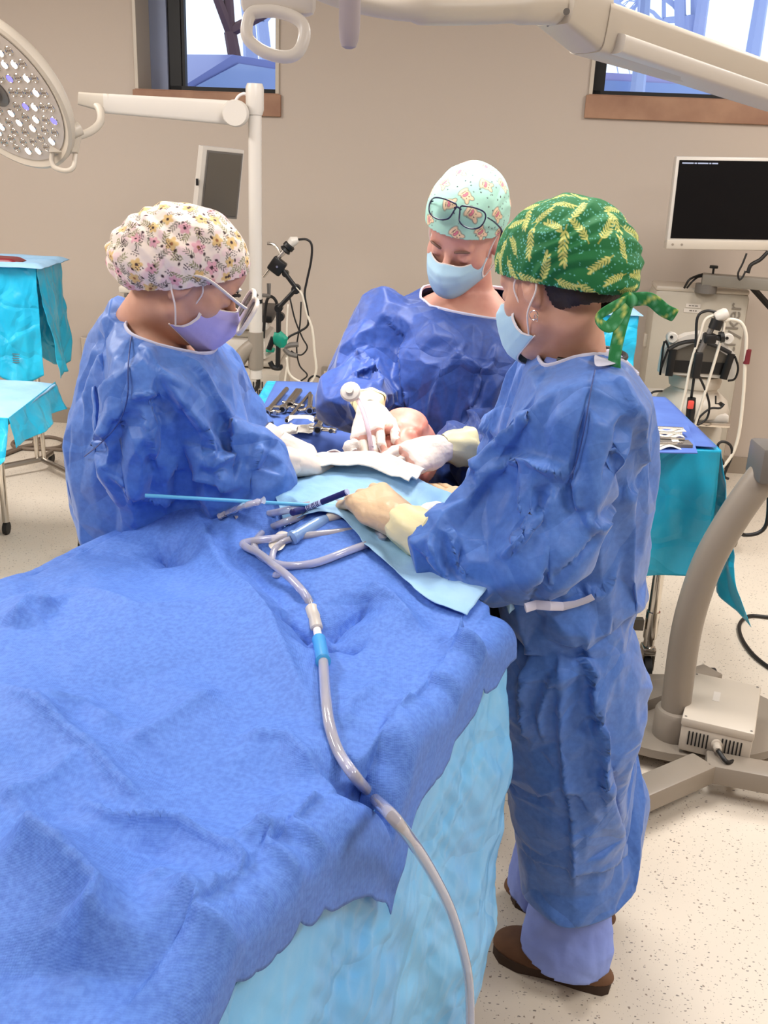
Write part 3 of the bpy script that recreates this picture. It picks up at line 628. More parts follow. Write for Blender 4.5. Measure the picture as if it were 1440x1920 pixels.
def make_person(name, label, hc, H, hs, torso, arms, legs, neckb, skin, gownmat, base, gown, h_body=.005):
    """torso: rings of the body; arms: list of (points, radii); gown: dict with rings, sleeves, openings"""
    root = thing(name, label, 'person', base); p = Person(); p.root = root
    HP = head_prims(hc, H, hs); p.HP = HP
    hands = sum([a['hand'] for a in arms], [])
    allp = HP + hands + [('cap', np.array(a), np.array(b), .05, .05, .01, False) for L_ in legs for a, b in zip(L_[:-1], L_[1:])]
    lo, hi = bounds(allp, .14); tr = np.array([[r[1], r[2], r[0]] for r in torso]); lo = np.minimum(lo, tr.min(0) - .25); hi = np.maximum(hi, tr.max(0) + .25)
    for a in arms: pa = np.array(a['pts']); lo = np.minimum(lo, pa.min(0) - .1); hi = np.maximum(hi, pa.max(0) + .1)
    lo[2] = max(lo[2], -.01)
    def limbs(F, g=0, scale=1):
        F.loft([(z, x, y, a * scale + g, b * scale + g, yw) for z, x, y, a, b, yw in torso], .03)
        for L_ in legs:
            for i, (a, b) in enumerate(zip(L_[:-1], L_[1:])): F.cap(a, b, (.085, .058, .045, .04)[i] + g, (.06, .045, .04, .03)[i] + g, .02)
        for a in arms:
            q = a['pts']; r = a.get('r', (.050, .036, .025))
            F.cap(q[0], q[1], r[0] + g, r[1] + g, .03); F.cap(q[1], q[2], r[1] + g, r[2] + g, .02)
    F = Field(lo, hi, h_body); limbs(F, -.010); put(F, hands, .0008)
    F.cap(hc + H @ np.array([0, -.02, -.06]) * hs, neckb, .052 * hs, .052 * hs, .025); put(F, HP)
    V, Fc = F.mesh(); V = relax(V, Fc, 1, .35)
    p.body = raw('body', V, Fc, skin, root)
    # coarse double for the cloth to lie on
    F = Field(lo - .05, hi + .05, .02); limbs(F, .004)
    for L_ in legs: F.cap(L_[0], L_[1], .105, .098, .03); F.cap(L_[1], L_[2], .098, .095, .03)
    F.cap(hc, neckb, .05, .06, .03); F.ell(hc, (.09, .1, .11)); p.col = F.mesh()
    # gown
    g = gown; glo = tr.min(0) - .35; ghi = tr.max(0) + .35
    for s in g['sleeves']:
        pa = np.array([q[:3] for q in s]); glo = np.minimum(glo, pa.min(0) - .16); ghi = np.maximum(ghi, pa.max(0) + .16)
    glo[2] = g['hem'] - .03
    F = Field(glo, ghi, g.get('h', .0115)); F.loft(g['rings'], .02)
    for s in g['sleeves']:
        for a, b in zip(s[:-1], s[1:]): F.cap(a[:3], b[:3], a[3], b[3], .035)
    for a in g.get('extra', []): F.cap(a[0], a[1], a[2], a[3], a[4])
    for s in g['sleeves']:                    # trim the round end of each sleeve flat
        a, b = np.array(s[-2][:3]), np.array(s[-1][:3]); d = (b - a) / np.linalg.norm(b - a)
        F.fn(b - .12, b + .12, lambda P, b=b, d=d, r=s[-1][3] * 1.45: np.maximum(-((P - b) @ d), np.linalg.norm(P - b, axis=-1) - r), 0, True)
    V, Fc = F.mesh(); V = relax(V, Fc, 2, .4)
    nc, nd, nr = g['neck']                      # neck opening: centre, axis, radius
    nd = np.array(nd, float); nd /= np.linalg.norm(nd); rel = V - nc; cutm = (rel @ nd > 0) & (np.linalg.norm(rel, axis=1) < nr * 1.35)
    cutm |= V[:, 2] < g['hem']
    ends = []
    for s in g['sleeves']:
        a, b = np.array(s[-2][:3]), np.array(s[-1][:3]); d = (b - a) / np.linalg.norm(b - a); q = (V - b) @ d; near = np.linalg.norm(V - b, axis=1) < s[-1][3] * 1.35
        cutm |= near & (q > -.006); ends.append((b, d, s[-1][3]))
    V, Fc = largest(*cut_open(V, Fc, cutm))
    pin = np.zeros(len(V)); rel = V - nc
    pin = np.maximum(pin, np.clip(1 - (np.abs(rel @ nd) - .012) / .05, 0, 1) * (np.linalg.norm(rel, axis=1) < nr * 2.6))
    for b, d, r in ends: pin = np.maximum(pin, np.clip(1 - (np.abs((V - b) @ d) - .012) / .03, 0, 1) * (np.linalg.norm(V - b, axis=1) < r * 1.9))
    for (c, r, w_) in g.get('pins', []): pin = np.maximum(pin, w_ * np.clip(2 - 2 * np.linalg.norm(V - np.array(c), axis=1) / r, 0, 1))
    if 'belt' in g: z0, w_ = g['belt']; pin = np.maximum(pin, w_ * np.clip(1 - np.abs(V[:, 2] - z0) / .03, 0, 1) * (np.hypot(V[:, 0] - base[0], V[:, 1] - base[1]) < .3))
    pin = np.round(pin, 1)
    N = normals(V, Fc); V0 = V + N * (g.get('crum', .018) * crumple(V, g.get('cf', 5.5), g.get('seed', 3), 6))[:, None]
    if SIM: V1 = simulate(V0, Fc, pin, [p.col], g.get('frames', 26), g.get('shrink', -.05), g.get('bend', 1.2), g.get('grav', .4))
    else: V1 = V0
    # press the settled cloth into flat facets with crisp folds
    sc = np.array([1, 1, .55]); bl = boundary_loops(Fc); fr = np.ones(len(V1))
    for lp in bl: V1[lp] = smooth_loop(V1[lp], 8); dd = np.min(np.linalg.norm(V1[:, None] - V1[lp][::3][None], axis=2), 1); fr = np.minimum(fr, np.clip(dd / .07, .1, 1))
    V1 = V1 + normals(V1, Fc) * (fr * (g.get('c1', .034) * (crumple(V1 * sc, 3.2, g.get('seed', 3) + 1, 2) + .12) + .018 * crumple(V1 * sc, 7.0, g.get('seed', 3) + 2, 3)))[:, None]
    V2, F2 = facet(V1, Fc, g.get('faces', 1700)); bl = boundary_loops(F2)
    for lp in bl: V2[lp] = smooth_loop(V2[lp], 6)
    V2 = V2 + normals(V2, F2) * (.0016 * crumple(V2, 22, 5, 2))[:, None]; V2 = press(V2, F2, g.get('folds', []))
    loops = [V2[lp] for lp in bl]
    p.gown = raw('surgical_gown', V2, F2, gownmat, root); mod_solid(p.gown, .0014)
    p.V, p.F = V2, F2
    lp = min(loops, key=lambda q: np.linalg.norm(q.mean(0) - nc)); part('neck_binding', MB().tube(list(lp[::3]) + [lp[0]], .0032, 8, sq=1.4), 'ties', p.gown)
    return p
SIM = True
def ring(xl, xr, y, Y, b, yaw=0, zo=0):
    a_, b_ = U(xl, y, Y), U(xr, y, Y); c = (a_ + b_) / 2; return (c[2] + zo, c[0], c[1], np.linalg.norm(b_ - a_) / 2, b, yaw)
def sl(*a): return [(*U(x, y, Y), r) for x, y, Y, r in a]


def set_vcol(o, colors):
    a = o.data.color_attributes.new('pattern', 'FLOAT_COLOR', 'POINT'); a.data.foreach_set('color', np.concatenate([colors, np.ones((len(colors), 1))], 1).astype(np.float32).ravel())
def scatter(V, n, seed, mind):
    rs = np.random.RandomState(seed); out = []
    for i in rs.permutation(len(V)):
        if all(np.sum((V[i] - V[j]) ** 2) > mind ** 2 for j in out): out.append(i)
        if len(out) >= n: break
    return out
def stamp(V, N, C, i, ang, R, fn):
    """paint a printed motif: fn(s, t) -> list of (mask, colour) in the tangent plane at vertex i"""
    d = V - V[i]; near = np.where((d * d).sum(1) < R * R)[0]; near = near[(N[near] @ N[i]) > .2]; n = N[i]
    a = np.cross(n, [0.3, .2, 1]); a /= np.linalg.norm(a) + 1e-9; b = np.cross(n, a); e1 = a * math.cos(ang) + b * math.sin(ang); e2 = np.cross(n, e1)
    s, t = d[near] @ e1, d[near] @ e2
    for m, c in fn(s, t):
        m = np.clip(m, 0, 1)[:, None]; C[near] = C[near] * (1 - m) + np.array(c) * m
def ellm(s, t, cs, ct, ang, a, b):
    ds, dt = s - cs, t - ct; u = ds * math.cos(ang) + dt * math.sin(ang); v = -ds * math.sin(ang) + dt * math.cos(ang)
    return np.clip((1 - np.sqrt((u / a) ** 2 + (v / b) ** 2)) * 3 + .5, 0, 1)
def frond(sc, c1, c2):
    def f(s, t):
        out = [(np.clip((.0012 - np.abs(t - 5 * s * s)) * 1400, 0, 1) * (np.abs(s) < .027 * sc), c2)]
        for k in range(7):
            p = (-.018 + .0066 * k) * sc; l = .0066 * (1 - .06 * abs(k - 2)) * sc
            for sg in (-1, 1): out.append((ellm(s, t, p + l * .7, sg * l * .62 + 5 * p * p, sg * .72, l, .0016 * sc), c1))
        out.append((ellm(s, t, .028 * sc, 5 * .0008, 0, .006 * sc, .0021 * sc), c1)); return out
    return f
def make_cap(p, ells, cut, pattern, name='surgical_cap', label=None, wr_=.006, h=.003):
    """cap fabric: inflated skull shapes in the head frame, cut by the brim plane z = cut[0] + cut[1]*y"""
    hc, H = p.hc, p.H; P = [('ell', hc + H @ np.array(c), np.array(r), H, k, False) for c, r, k in ells]
    lo, hi = bounds(P, .15); F = Field(lo, hi, h); put(F, P); V, Fc = F.mesh(); q = (V - hc) @ H
    V = V + normals(V, Fc) * (wr_ * (tri(q[:, 2] * 26 + 8 * q[:, 1] + 1.2 * vnoise(q * 14)) - .5) * np.clip((.05 - q[:, 1]) / .09, .1, 1) + .3 * wr_ * crumple(q, 20, 9))[:, None]
    q = (V - hc) @ H; V, Fc = cut_open(V, Fc, q[:, 2] < cut[0] + cut[1] * q[:, 1]); V, Fc = subdivided(V, Fc, 1)
    N = normals(V, Fc); q = (V - hc) @ H
    o = raw(name, V, Fc, None, p.root); C = pattern(V, N, q)
    m = mat(name + '_print', (.5, .5, .5), .75, bump=[('noise', 60, .25, .003)]); vcol(m); o.data.materials.append(m); set_vcol(o, C); mod_solid(o, .0012)
    if label: o['label'] = label
    return o
def make_mask(p, m, ears, side_open=.0, hs=1.0, drop=0.0, halfw=.066):
    hc, H = p.hc, p.H; nu, nv = 33, 27; G = np.zeros((nu, nv, 3)); hp = lambda x, y, z: hc + H @ (np.array([x, y, z]) * hs)
    for i in range(nu):
        u = i / (nu - 1) * 2 - 1
        for j in range(nv):
            v = j / (nv - 1)
            z0 = -.006 - .016 * abs(u) ** 1.2 - drop; z1 = -.118 + .036 * abs(u) ** 1.6 - drop; z = z0 + (z1 - z0) * v
            yc = np.interp(v, [0, .15, .35, .6, .85, 1], [.112, .127, .131, .125, .112, .090]); x = halfw * u * (1 - .06 * v)
            y = yc - .072 * abs(u) ** 2.1 - .012 * (abs(u) > .55) * (abs(u) - .55) / .45 + .0022 * tri(v * 4 + .2) * (1 - abs(u) * .5) + .002 * math.sin(9 * u + 5 * v)
            G[i, j] = hp(x, y, z)
    o = part('face_mask', MB().grid(G), m, p.root); mod_solid(o, .0016, 1); mod_sub(o, 1)
    hem = MB().tube([G[i, 0] for i in range(nu)], .0016, 6); hem.tube([G[i, -1] for i in range(nu)], .0014, 6); part('edge_band', hem, 'maskw', o)
    for sx, ii in ((-1, 0), (1, -1)):
        if sx in ears:
            e = lambda x, y, z: hp(sx * x, y, z)
            mb = MB().tube(smooth_path([G[ii, 1], e(.075, .03, .005 - drop * .3), e(.082, .0, .032), e(.088, -.024, .018), e(.087, -.026, -.012), e(.083, .0, -.045), G[ii, -3]], 6), .0016, 6)
            part('ear_loop', mb, 'maskw', o)
            mb = MB().grid(np.array([[G[ii, j] + H @ np.array([sx * .001, .001, 0]) for j in range(1, nv - 1)], [G[ii, j] * .6 + G[ii - (1 if ii else -1), j] * .4 + H @ np.array([sx * .002, .002, 0]) for j in range(1, nv - 1)]]))
            part('side_seam', mb, 'maskw', o)
    return o
def collar(p, pts, r, m='ties', flat=2.2, name='collar_binding'):
    return part(name, MB().tube(smooth_path(pts, 6), r, 8, sq=flat), m, p.gown)

# --- right-hand surgeon: seen from behind her left shoulder, green cap
hcR = U(1045, 536, 1.74); HR = frame((-.62, .66, -.30), (0, .12, 1))
nbR = U(1085, 668, 1.74)
wr = U(745, 978, 1.60); wrd = U(672, 918, 1.70) - wr
handR = (wr, wrd, (.15, -.55, .82), 1, [(.45, .75, .5), (.5, .8, .5), (.55, .85, .5), (.6, .9, .5)], (.55, .45, .3), .12)
def hp_of(h): w, d, n, sd, c, th, sp = h; return hand_prims(w, d, n, sd, c, sp, th, 1.04)
wr2 = U(888, 962, 1.84); hand2 = (wr2, U(838, 932, 1.90) - wr2, (.2, -.3, .9), -1, [(.1, .2, .1)] * 4, (.5, .15, .2), .06)
ringsR = [ring(1030, 1150, 652, 1.74, .10), ring(985, 1188, 680, 1.74, .17), ring(955, 1215, 730, 1.74, .20), ring(925, 1248, 800, 1.74, .205), ring(905, 1256, 850, 1.74, .205), ring(905, 1248, 930, 1.75, .20), ring(915, 1236, 1010, 1.76, .20),
          ring(930, 1215, 1090, 1.77, .19), ring(950, 1170, 1150, 1.78, .175), ring(950, 1145, 1205, 1.78, .16), ring(935, 1160, 1260, 1.78, .18), ring(925, 1175, 1330, 1.79, .20), ring(918, 1180, 1430, 1.79, .20), ring(915, 1190, 1560, 1.80, .21), ring(912, 1195, 1640, 1.80, .215), ring(912, 1195, 1760, 1.8, .215)]
bodyR = [(z - .03, x, y, a * .68, b * .66, yw) for z, x, y, a, b, yw in ringsR[:9]] + [(.80, ringsR[10][1], ringsR[10][2], .10, .11, 0), (.74, ringsR[10][1], ringsR[10][2], .09, .11, 0)]
shR = U(1080, 768, 1.67); elR = U(985, 1040, 1.50)
baseR = np.array([.45, 1.82, 0.0])
legsR = [[(.39, 1.74, .82), (.41, 1.77, .48), (.455, 1.79, .09)], [(.43, 1.93, .82), (.43, 1.95, .48), (.44, 1.97, .09)]]
R_ = make_person('person', 'person in blue gown and green leaf-print cap, back turned, right of the patient', hcR, HR, 1.0, bodyR,
    [dict(pts=[shR, elR, wr], hand=hp_of(handR)), dict(pts=[U(1010, 740, 1.9), U(945, 950, 1.95), wr2], hand=hp_of(hand2))], legsR, nbR - [0, 0, .02], 'skin', 'bluegown', baseR,
    dict(rings=ringsR, hem=U(1060, 1672, 1.8)[2], neck=(U(1072, 668, 1.74), (.12, -.05, 1), .085), h=.0105, seed=5, folds=FOLDS_R, shrink=-.05, frames=26, belt=(U(1050, 1195, 1.78)[2], .5),
         extra=[(U(985, 1000, 1.50), U(948, 1112, 1.50), .08, .028, .05)], sleeves=[sl((1085, 745, 1.66, .085), (1058, 855, 1.56, .105), (985, 985, 1.50, .105), (880, 1025, 1.52, .080), (780, 996, 1.575, .033)),
                  sl((1000, 750, 1.88, .09), (935, 900, 1.93, .085), (895, 961, 1.85, .036))]))
R_.hc, R_.H = hcR, HR
def gl(p, h, arm_from, name='surgical_glove', m='glove', cm='cuff', **k):
    w, d, n, sd, c, th, sp = h; return make_glove(p.root, w, d, n, sd, c, th, sp, name, m, np.array(arm_from) - w, cuffm=cm, **k)
gl(R_, handR, U(860, 1035, 1.52), m='glovebeige', label='beige glove resting on the drape', cufflen=.07, s=1.12)
gl(R_, hand2, U(945, 985, 1.86), m='glovebeige')
def pat_green(V, N, q):
    C = np.tile(np.array(L(22, 108, 58)), (len(V), 1)); rs = np.random.RandomState(4)
    d = rs.permutation(len(V))[:1500]
    for i in d: stamp(V, N, C, i, 0, .0025, lambda s, t: [(ellm(s, t, 0, 0, 0, .0013, .0013), L(110, 190, 180))])
    for k, i in enumerate(scatter(V, 60, 8, .033)): stamp(V, N, C, i, rs.rand() * 6.28, .045, frond(.72 + .3 * rs.rand(), L(204, 206, 122), L(168, 172, 80)))
    return C
capR = make_cap(R_, [((0, -.004, .046), (.090, .112, .096), .01), ((0, -.055, .036), (.094, .080, .080), .05), ((0, -.095, .004), (.06, .045, .05), .05)], (.006, .38), pat_green, label='green leaf-print cap')
hpR = lambda x, y, z: hcR + HR @ np.array([x, y, z])
# knotted ties at the back of the cap
kn = hpR(0, -.138, -.050)
mb = MB().lathe(kn - np.array([0, 0, .012]), [(.004, 0), (.014, .004), (.017, .012), (.013, .021), (.004, .025)], 14)
for pts, w_ in (((kn, kn + [.03, -.01, .004], kn + [.055, -.012, -.012], kn + [.075, -.012, -.02]), .012), ((kn, kn + [-.03, -.035, -.006], kn + [-.055, -.05, -.022], kn + [-.035, -.045, -.036], kn + [-.005, -.01, -.004]), 0.011),
                ((kn, kn + [-.012, -.018, -.045], kn + [-.018, -.03, -.09], kn + [-.012, -.036, -.125]), .0105)):
    mb.tube(smooth_path([np.array(p) for p in pts], 6), w_, 10, sq=.25, up=(.3, 1, .2))
vt = np.array(mb.v); tie = raw('cap_tie', vt, mb.f, None, capR); Nn = np.array([[0, -1, 0.]]) .repeat(len(vt), 0); Cc = np.tile(np.array(L(30, 120, 62)), (len(vt), 1)); Cc[::9] = L(190, 196, 104); Cc[1::7] = L(90, 160, 120)
tie.data.materials.append(capR.data.materials[0]); set_vcol(tie, Cc); mod_sub(tie, 1)
# hair under the cap
P = [('ell', hpR(0, -.02, .02), np.array([.079, .098, .086]), HR, .01, False), ('ell', hpR(0, -.075, -.028), np.array([.06, .035, .035]), HR, .03, False)]
V, F = prim_mesh(P, .004); q = (V - hcR) @ HR; V, F = cut_open(V, F, (q[:, 2] < -.05 + .80 * np.clip(q[:, 1] + .01, 0, 1)) | (q[:, 2] > .05) | ((q[:, 1] < .012) & (q[:, 1] > -.03) & (q[:, 2] < .0))); raw('hair', V, F, 'hair', R_.root)
make_mask(R_, 'mask', (-1, 1))
ear = hpR(-.083, -.012, -.052); part('earring', MB().ring(ear, .0075, .0007, axis=(.5, .8, 0)).ring(ear + [.004, 0, -.004], .006, .0006, axis=(.9, .3, .2)), 'chrome', R_.root)
# scrub collar, lanyard, gown tie band
nck = lambda a, z, r1=.085, r2=.088: nbR + np.array([math.cos(a) * r1, math.sin(a) * r2, z])
G = np.array([[nck(a, -.035 + .012 * math.sin(a), .092, .095), nck(a, -.004, .076, .080), nck(a, .004, .070, .074)] for a in np.linspace(-2.6, 1.2, 26)]); o = part('scrub_collar', MB().grid(G), 'scrub', R_.root); mod_solid(o, .003)
part('neck_lanyard', MB().tube([nck(a, .006, .079, .082) for a in np.linspace(-2.2, .9, 24)], .0045, 8), 'black', R_.root)
def surf(p, x, y, off=.004):                     # first gown point seen at a pixel
    d = FW + RT * (x - 720) / FPX - UP * (y - 960) / FPX; d /= np.linalg.norm(d); W_ = p.V - CAM; t = W_ @ d; r = np.linalg.norm(W_ - t[:, None] * d, axis=1)
    k = np.where(r < .009)[0]
    if len(k) == 0: k = np.array([np.argmin(r)])
    return CAM + d * (t[k].min() - off)
G = np.array([[surf(R_, x, y, .007) for x, y in ((1112, 662), (1113, 676), (1114, 690))], [surf(R_, x, y, .009) for x, y in ((1136, 655), (1138, 670), (1138, 686))], [surf(R_, x, y, .008) for x, y in ((1158, 648), (1162, 664), (1162, 682))]])
o = part('neck_tab', MB().grid(G), 'ties', R_.gown); mod_solid(o, .002); mod_sub(o, 2)
o = part('waist_tie', MB().tube([surf(R_, x, y, .008) for x, y in ((985, 1140), (1005, 1134), (1030, 1136), (1055, 1137), (1080, 1132), (1100, 1125), (1112, 1119))], .0075, 8, sq=.3, up=(0, -1, .4)), 'ties', R_.gown)
# trousers and clogs
def trousers(p, legs, m='scrub', yaw=-.4):
    for k, lg in enumerate(legs):
        a = np.array([lg[2][0], lg[2][1]]); F = Field((a[0] - .2, a[1] - .2, .03), (a[0] + .2, a[1] + .2, .62), .006)
        F.loft([(.05 + .02 * k, a[0] - .015, a[1], .096, .082, yaw), (.12, a[0] - .01, a[1], .100, .086, yaw), (.27, a[0] - .01, a[1], .078, .070, yaw), (.6, lg[1][0], lg[1][1], .066, .066, yaw)], .01)
        V, Fc = F.mesh(); V = relax(V, Fc, 2); V, Fc = cut_open(V, Fc, (V[:, 2] < .058 + 2 * (V[:, 0] - a[0]) ** 2) | (V[:, 2] > .58)); V = V + normals(V, Fc) * (.010 * crumple(V * [1, 1, .5], 7, 3 + k, 3) + .003 * crumple(V, 20, k))[:, None]
        o = raw('trouser_leg', V, Fc, m, p.root); mod_solid(o, .002)
trousers(R_, legsR)
def clog(root, toe, heel, m):
    toe, heel = np.array(toe), np.array(heel); f = toe - heel; Ln = np.linalg.norm(f); f /= Ln; sd = np.array([f[1], -f[0], 0]); c = (toe + heel) / 2
    R = np.stack([sd, f, [0, 0, 1.]], 1)
    def sole(s, g=0): return np.interp(s, [0, .05, .25, .5, .75, .92, 1], [.012, .026, .033, .034, .047, .038, .014]) + g
    ss = np.linspace(0, 1, 24)
    def slab(z0, z1, g):
        mb = MB(); pr = [(heel + f * Ln * s + sd * sole(s, g)) for s in ss] + [(heel + f * Ln * s - sd * sole(s, g)) for s in ss[::-1]]; k = len(pr)
        mb.add([p + [0, 0, z0] for p in pr] + [p + [0, 0, z1] for p in pr], [tuple(range(k)), tuple(range(k, 2 * k))] + [(i, (i + 1) % k, (i + 1) % k + k, i + k) for i in range(k)]); return mb
    u = Field(c - .2, c + .2, .004); u.ell(c + f * .055 + [0, 0, .028], (.047, .085, .05), R, .01); u.ell(c - f * .08 + [0, 0, .03], (.036, .06, .03), R, .02)
    u.ell(c - f * .05 + [0, 0, .085], (.04, .085, .055), R, .008, True); u.fn(c - .2, c + .2, lambda P: P[..., 2] - .022, 0, True)
    V, Fc = u.mesh(); o = raw('clog', relax(V, Fc, 1), Fc, m, root); part('sole', slab(0.001, .026, .003), mat('dark_cork_sole', L(58, 42, 32), .8), o, label='dark sole')
clog(R_.root, (.300, 1.868, 0), (.545, 1.758, 0), 'clog'); clog(R_.root, (.36, 2.05, 0), (.57, 1.95, 0), 'clog')
part('sock', MB().lathe((.50, 1.782, .02), [(.030, 0), (.032, .03), (.032, .09)], 16), 'gauze', R_.root)

# --- left-hand surgeon: profile, leaning in, floral cap
hcL = U(350, 516, 1.86); HL = frame((.86, .22, -.52), (.28, -.02, 1))
nbL = U(262, 612, 1.90)
wl = U(548, 866, 1.84); handL = (wl, U(600, 872, 1.92) - wl, (-.1, -.35, .9), -1, [(.5, .8, .5), (.55, .85, .5), (.6, .9, .5), (.65, .9, .5)], (.4, .5, .3), .1)
wl2 = U(520, 830, 2.02); handL2 = (wl2, U(585, 858, 2.05) - wl2, (.1, -.2, .95), 1, [(.5, .7, .4)] * 4, (.5, .4, .3), .08)
ringsL = [ring(228, 330, 590, 1.9, .09), ring(196, 385, 630, 1.9, .15), ring(172, 425, 680, 1.9, .19), ring(140, 450, 730, 1.9, .205), ring(112, 462, 790, 1.9, .205), ring(122, 468, 850, 1.9, .205), ring(160, 462, 900, 1.92, .20), ring(170, 455, 960, 1.93, .19),
          ring(180, 430, 1020, 1.94, .19), ring(185, 430, 1100, 1.94, .20), ring(180, 450, 1300, 1.95, .22), ring(180, 460, 1500, 1.95, .24), ring(180, 460, 1600, 1.95, .24)]
bodyL = [(z - .012, x, y, a * .72, b * .74, yw) for z, x, y, a, b, yw in ringsL[:9]] + [(.76, ringsL[9][1], ringsL[9][2], .12, .15, 0)]
baseL = np.array([ringsL[9][1], 1.95, 0])
legsL = [[(baseL[0], 1.87, .82), (baseL[0] - .01, 1.86, .46), (baseL[0] - .02, 1.86, .09)], [(baseL[0], 2.03, .82), (baseL[0] - .01, 2.04, .46), (baseL[0] - .02, 2.05, .09)]]
L_ = make_person('person', 'person in blue gown and white floral cap leaning in at left of the patient', hcL, HL, .96, bodyL,
    [dict(pts=[U(268, 715, 1.80), U(290, 845, 1.78), wl], hand=hp_of(handL)), dict(pts=[U(390, 700, 2.04), U(430, 830, 2.08), wl2], hand=hp_of(handL2))], legsL, nbL, 'skin', 'bluegown', baseL,
    dict(rings=ringsL, hem=.36, neck=(U(290, 605, 1.89), (.42, -.05, 1), .09), h=.0105, seed=21, folds=FOLDS_L, shrink=-.05,
         sleeves=[sl((270, 730, 1.80, .09), (245, 800, 1.78, .110), (280, 845, 1.78, .085), (400, 885, 1.79, .075), (478, 880, 1.81, .065), (542, 867, 1.838, .032)),
                  sl((395, 720, 2.02, .085), (440, 800, 2.05, .075), (512, 825, 2.022, .032))]))
L_.hc, L_.H = hcL, HL; hpL = lambda x, y, z: hcL + HL @ np.array([x, y, z])
gl(L_, handL, U(470, 880, 1.79), cm='glove', cufflen=.04); gl(L_, handL2, U(460, 806, 2.03), cm='glove', cufflen=.04)
def pat_floral(V, N, q):
    C = np.tile(np.array(L(236, 222, 212)), (len(V), 1)); rs = np.random.RandomState(14)
    dk = L(62, 40, 46)
    def flower(c, r, cc):
        return lambda s, t: [(ellm(s, t, r * .62 * math.cos(a), r * .62 * math.sin(a), a, r * .62, r * .42), c) for a in np.arange(5) * 1.257 + .3] + [(ellm(s, t, 0, 0, 0, r * .3, r * .3), cc)]
    def leafy(c): return lambda s, t: [(np.clip((.0005 - np.abs(t - 6 * s * s)) * 2500, 0, 1) * (np.abs(s) < .013), c)] + [(ellm(s, t, -.008 + .005 * k, sg * .003, sg * .7, .0038, .0011), c) for k in range(4) for sg in (-1, 1)]
    def berries(s, t): return [(ellm(s, t, x, y, 1, .0015, .0010), dk) for x, y in ((0, 0), (.003, .0025), (-.003, .003), (.002, -.003), (-.0035, -.002), (.006, 0), (0, .006), (-.001, -.0065), (.005, .005))]
    for i in scatter(V, 110, 3, .020): stamp(V, N, C, i, rs.rand() * 6.3, .014, lambda s, t: [(.55 * ellm(s, t, 0, 0, 0, .011, .007), L(232, 196, 204))])
    for i in scatter(V, 170, 1, .016): stamp(V, N, C, i, rs.rand() * 6.3, .016, leafy(L(140, 138, 96) if rs.rand() < .6 else L(108, 104, 92)))
    for i in scatter(V, 70, 2, .026): stamp(V, N, C, i, rs.rand() * 6.3, .016, flower(L(218, 186, 128) if rs.rand() < .6 else L(222, 168, 180), .0075 + .003 * rs.rand(), dk if rs.rand() < .7 else L(150, 96, 60)))
    for i in scatter(V, 80, 5, .024): stamp(V, N, C, i, rs.rand() * 6.3, .011, berries)
    for i in scatter(V, 110, 6, .02): stamp(V, N, C, i, rs.rand() * 6.3, .006, lambda s, t: [(ellm(s, t, 0, 0, 0, .0034, .0022), dk)])
    return C
capL = make_cap(L_, [((0, -.004, .034), (.083, .102, .090), .01), ((0, -.052, .012), (.086, .078, .066), .05), ((0, -.088, -.022), (.06, .05, .042), .05)], (-.008, .78), pat_floral, label='white floral print cap')
P = [('ell', hpL(0, -.003, .030), np.array([.0815, .1015, .089]), HL, .01, False)]
V, F = prim_mesh(P, .004); q = (V - hcL) @ HL; V, F = cut_open(V, F, (q[:, 2] < -.022 + .76 * np.clip(q[:, 1] + .002, 0, 1)) | (q[:, 2] > .06)); raw('hair', V, F, 'hair', L_.root)
make_mask(L_, 'maskv', (-1, 1), hs=.96, drop=.002)
pts = [surf(L_, *q) for q in ((222, 588), (240, 600), (262, 616), (290, 632), (318, 648), (345, 660))]

for sx in (-1, 1): part('eyebrow', MB().tube(smooth_path([hpL(sx * .014, .096, .017), hpL(sx * .030, .094, .022), hpL(sx * .046, .082, .018)], 4), [.002] + [.003] * 7 + [.0015], 6), 'hair', L_.root)
# protective glasses: white frame, smoked lenses
def spectacles(name, label, T, col, lens, rim, wide, temple, tw, tall=1.0):
    root = thing(name, label, 'glasses', tuple(T(0, 0, 0)))
    for sx in (-1, 1):
        prof = [(.006, .016), (.03, .020), (.055, .017), (.062, .004), (.056, -.016), (.036, -.024), (.014, -.018), (.007, 0)]
        loop = smooth_path([T(sx * x * wide, -.10 * x * x * 4, z * tall) for x, z in prof + prof[:2]], 5)
        part('rim', MB().tube(loop, rim, 8), col, root)
        mb = MB(); c = T(sx * .033 * wide, -.002, 0); lp = loop[:-5]; k = len(lp); mb.add([c] + list(lp), [(0, 1 + i, 1 + (i + 1) % k) for i in range(k)]); o = part('lens', mb, lens, root); mod_solid(o, .0016)
        part('temple', MB().tube(smooth_path([T(sx * .062 * wide, -.018, .010), T(sx * .071 * wide, -.04, .008), T(sx * .076 * wide, -.09, .004), T(sx * .076 * wide, -.115, -.004), T(sx * .072 * wide, -.135, -.022)], 5) if temple else [T(sx * .06, -.018, .008), T(sx * .07, -.06, .006)], tw, 8, sq=.45, up=(0, 0, 1)), col, root)
    part('bridge', MB().tube(smooth_path([T(-.008 * wide, 0, .008), T(0, .003, .011), T(.008 * wide, 0, .008)], 4), rim * 1.1, 8), col, root)
    return root
white = mat('white_glasses_plastic', L(232, 224, 214), .3)
TL = lambda x, y, z: hpL(x, .126 + y, .0 + z - y * .25)
sg = spectacles('safety_glasses', 'white-framed protective glasses with dark lenses worn by the left surgeon', TL, white, 'darklens', .0042, 1.14, True, .0058, 1.55)

trousers(L_, legsL)
for lg in legsL: clog(L_.root, (lg[2][0] + .17, lg[2][1] + .02, 0), (lg[2][0] - .09, lg[2][1], 0), 'clog')
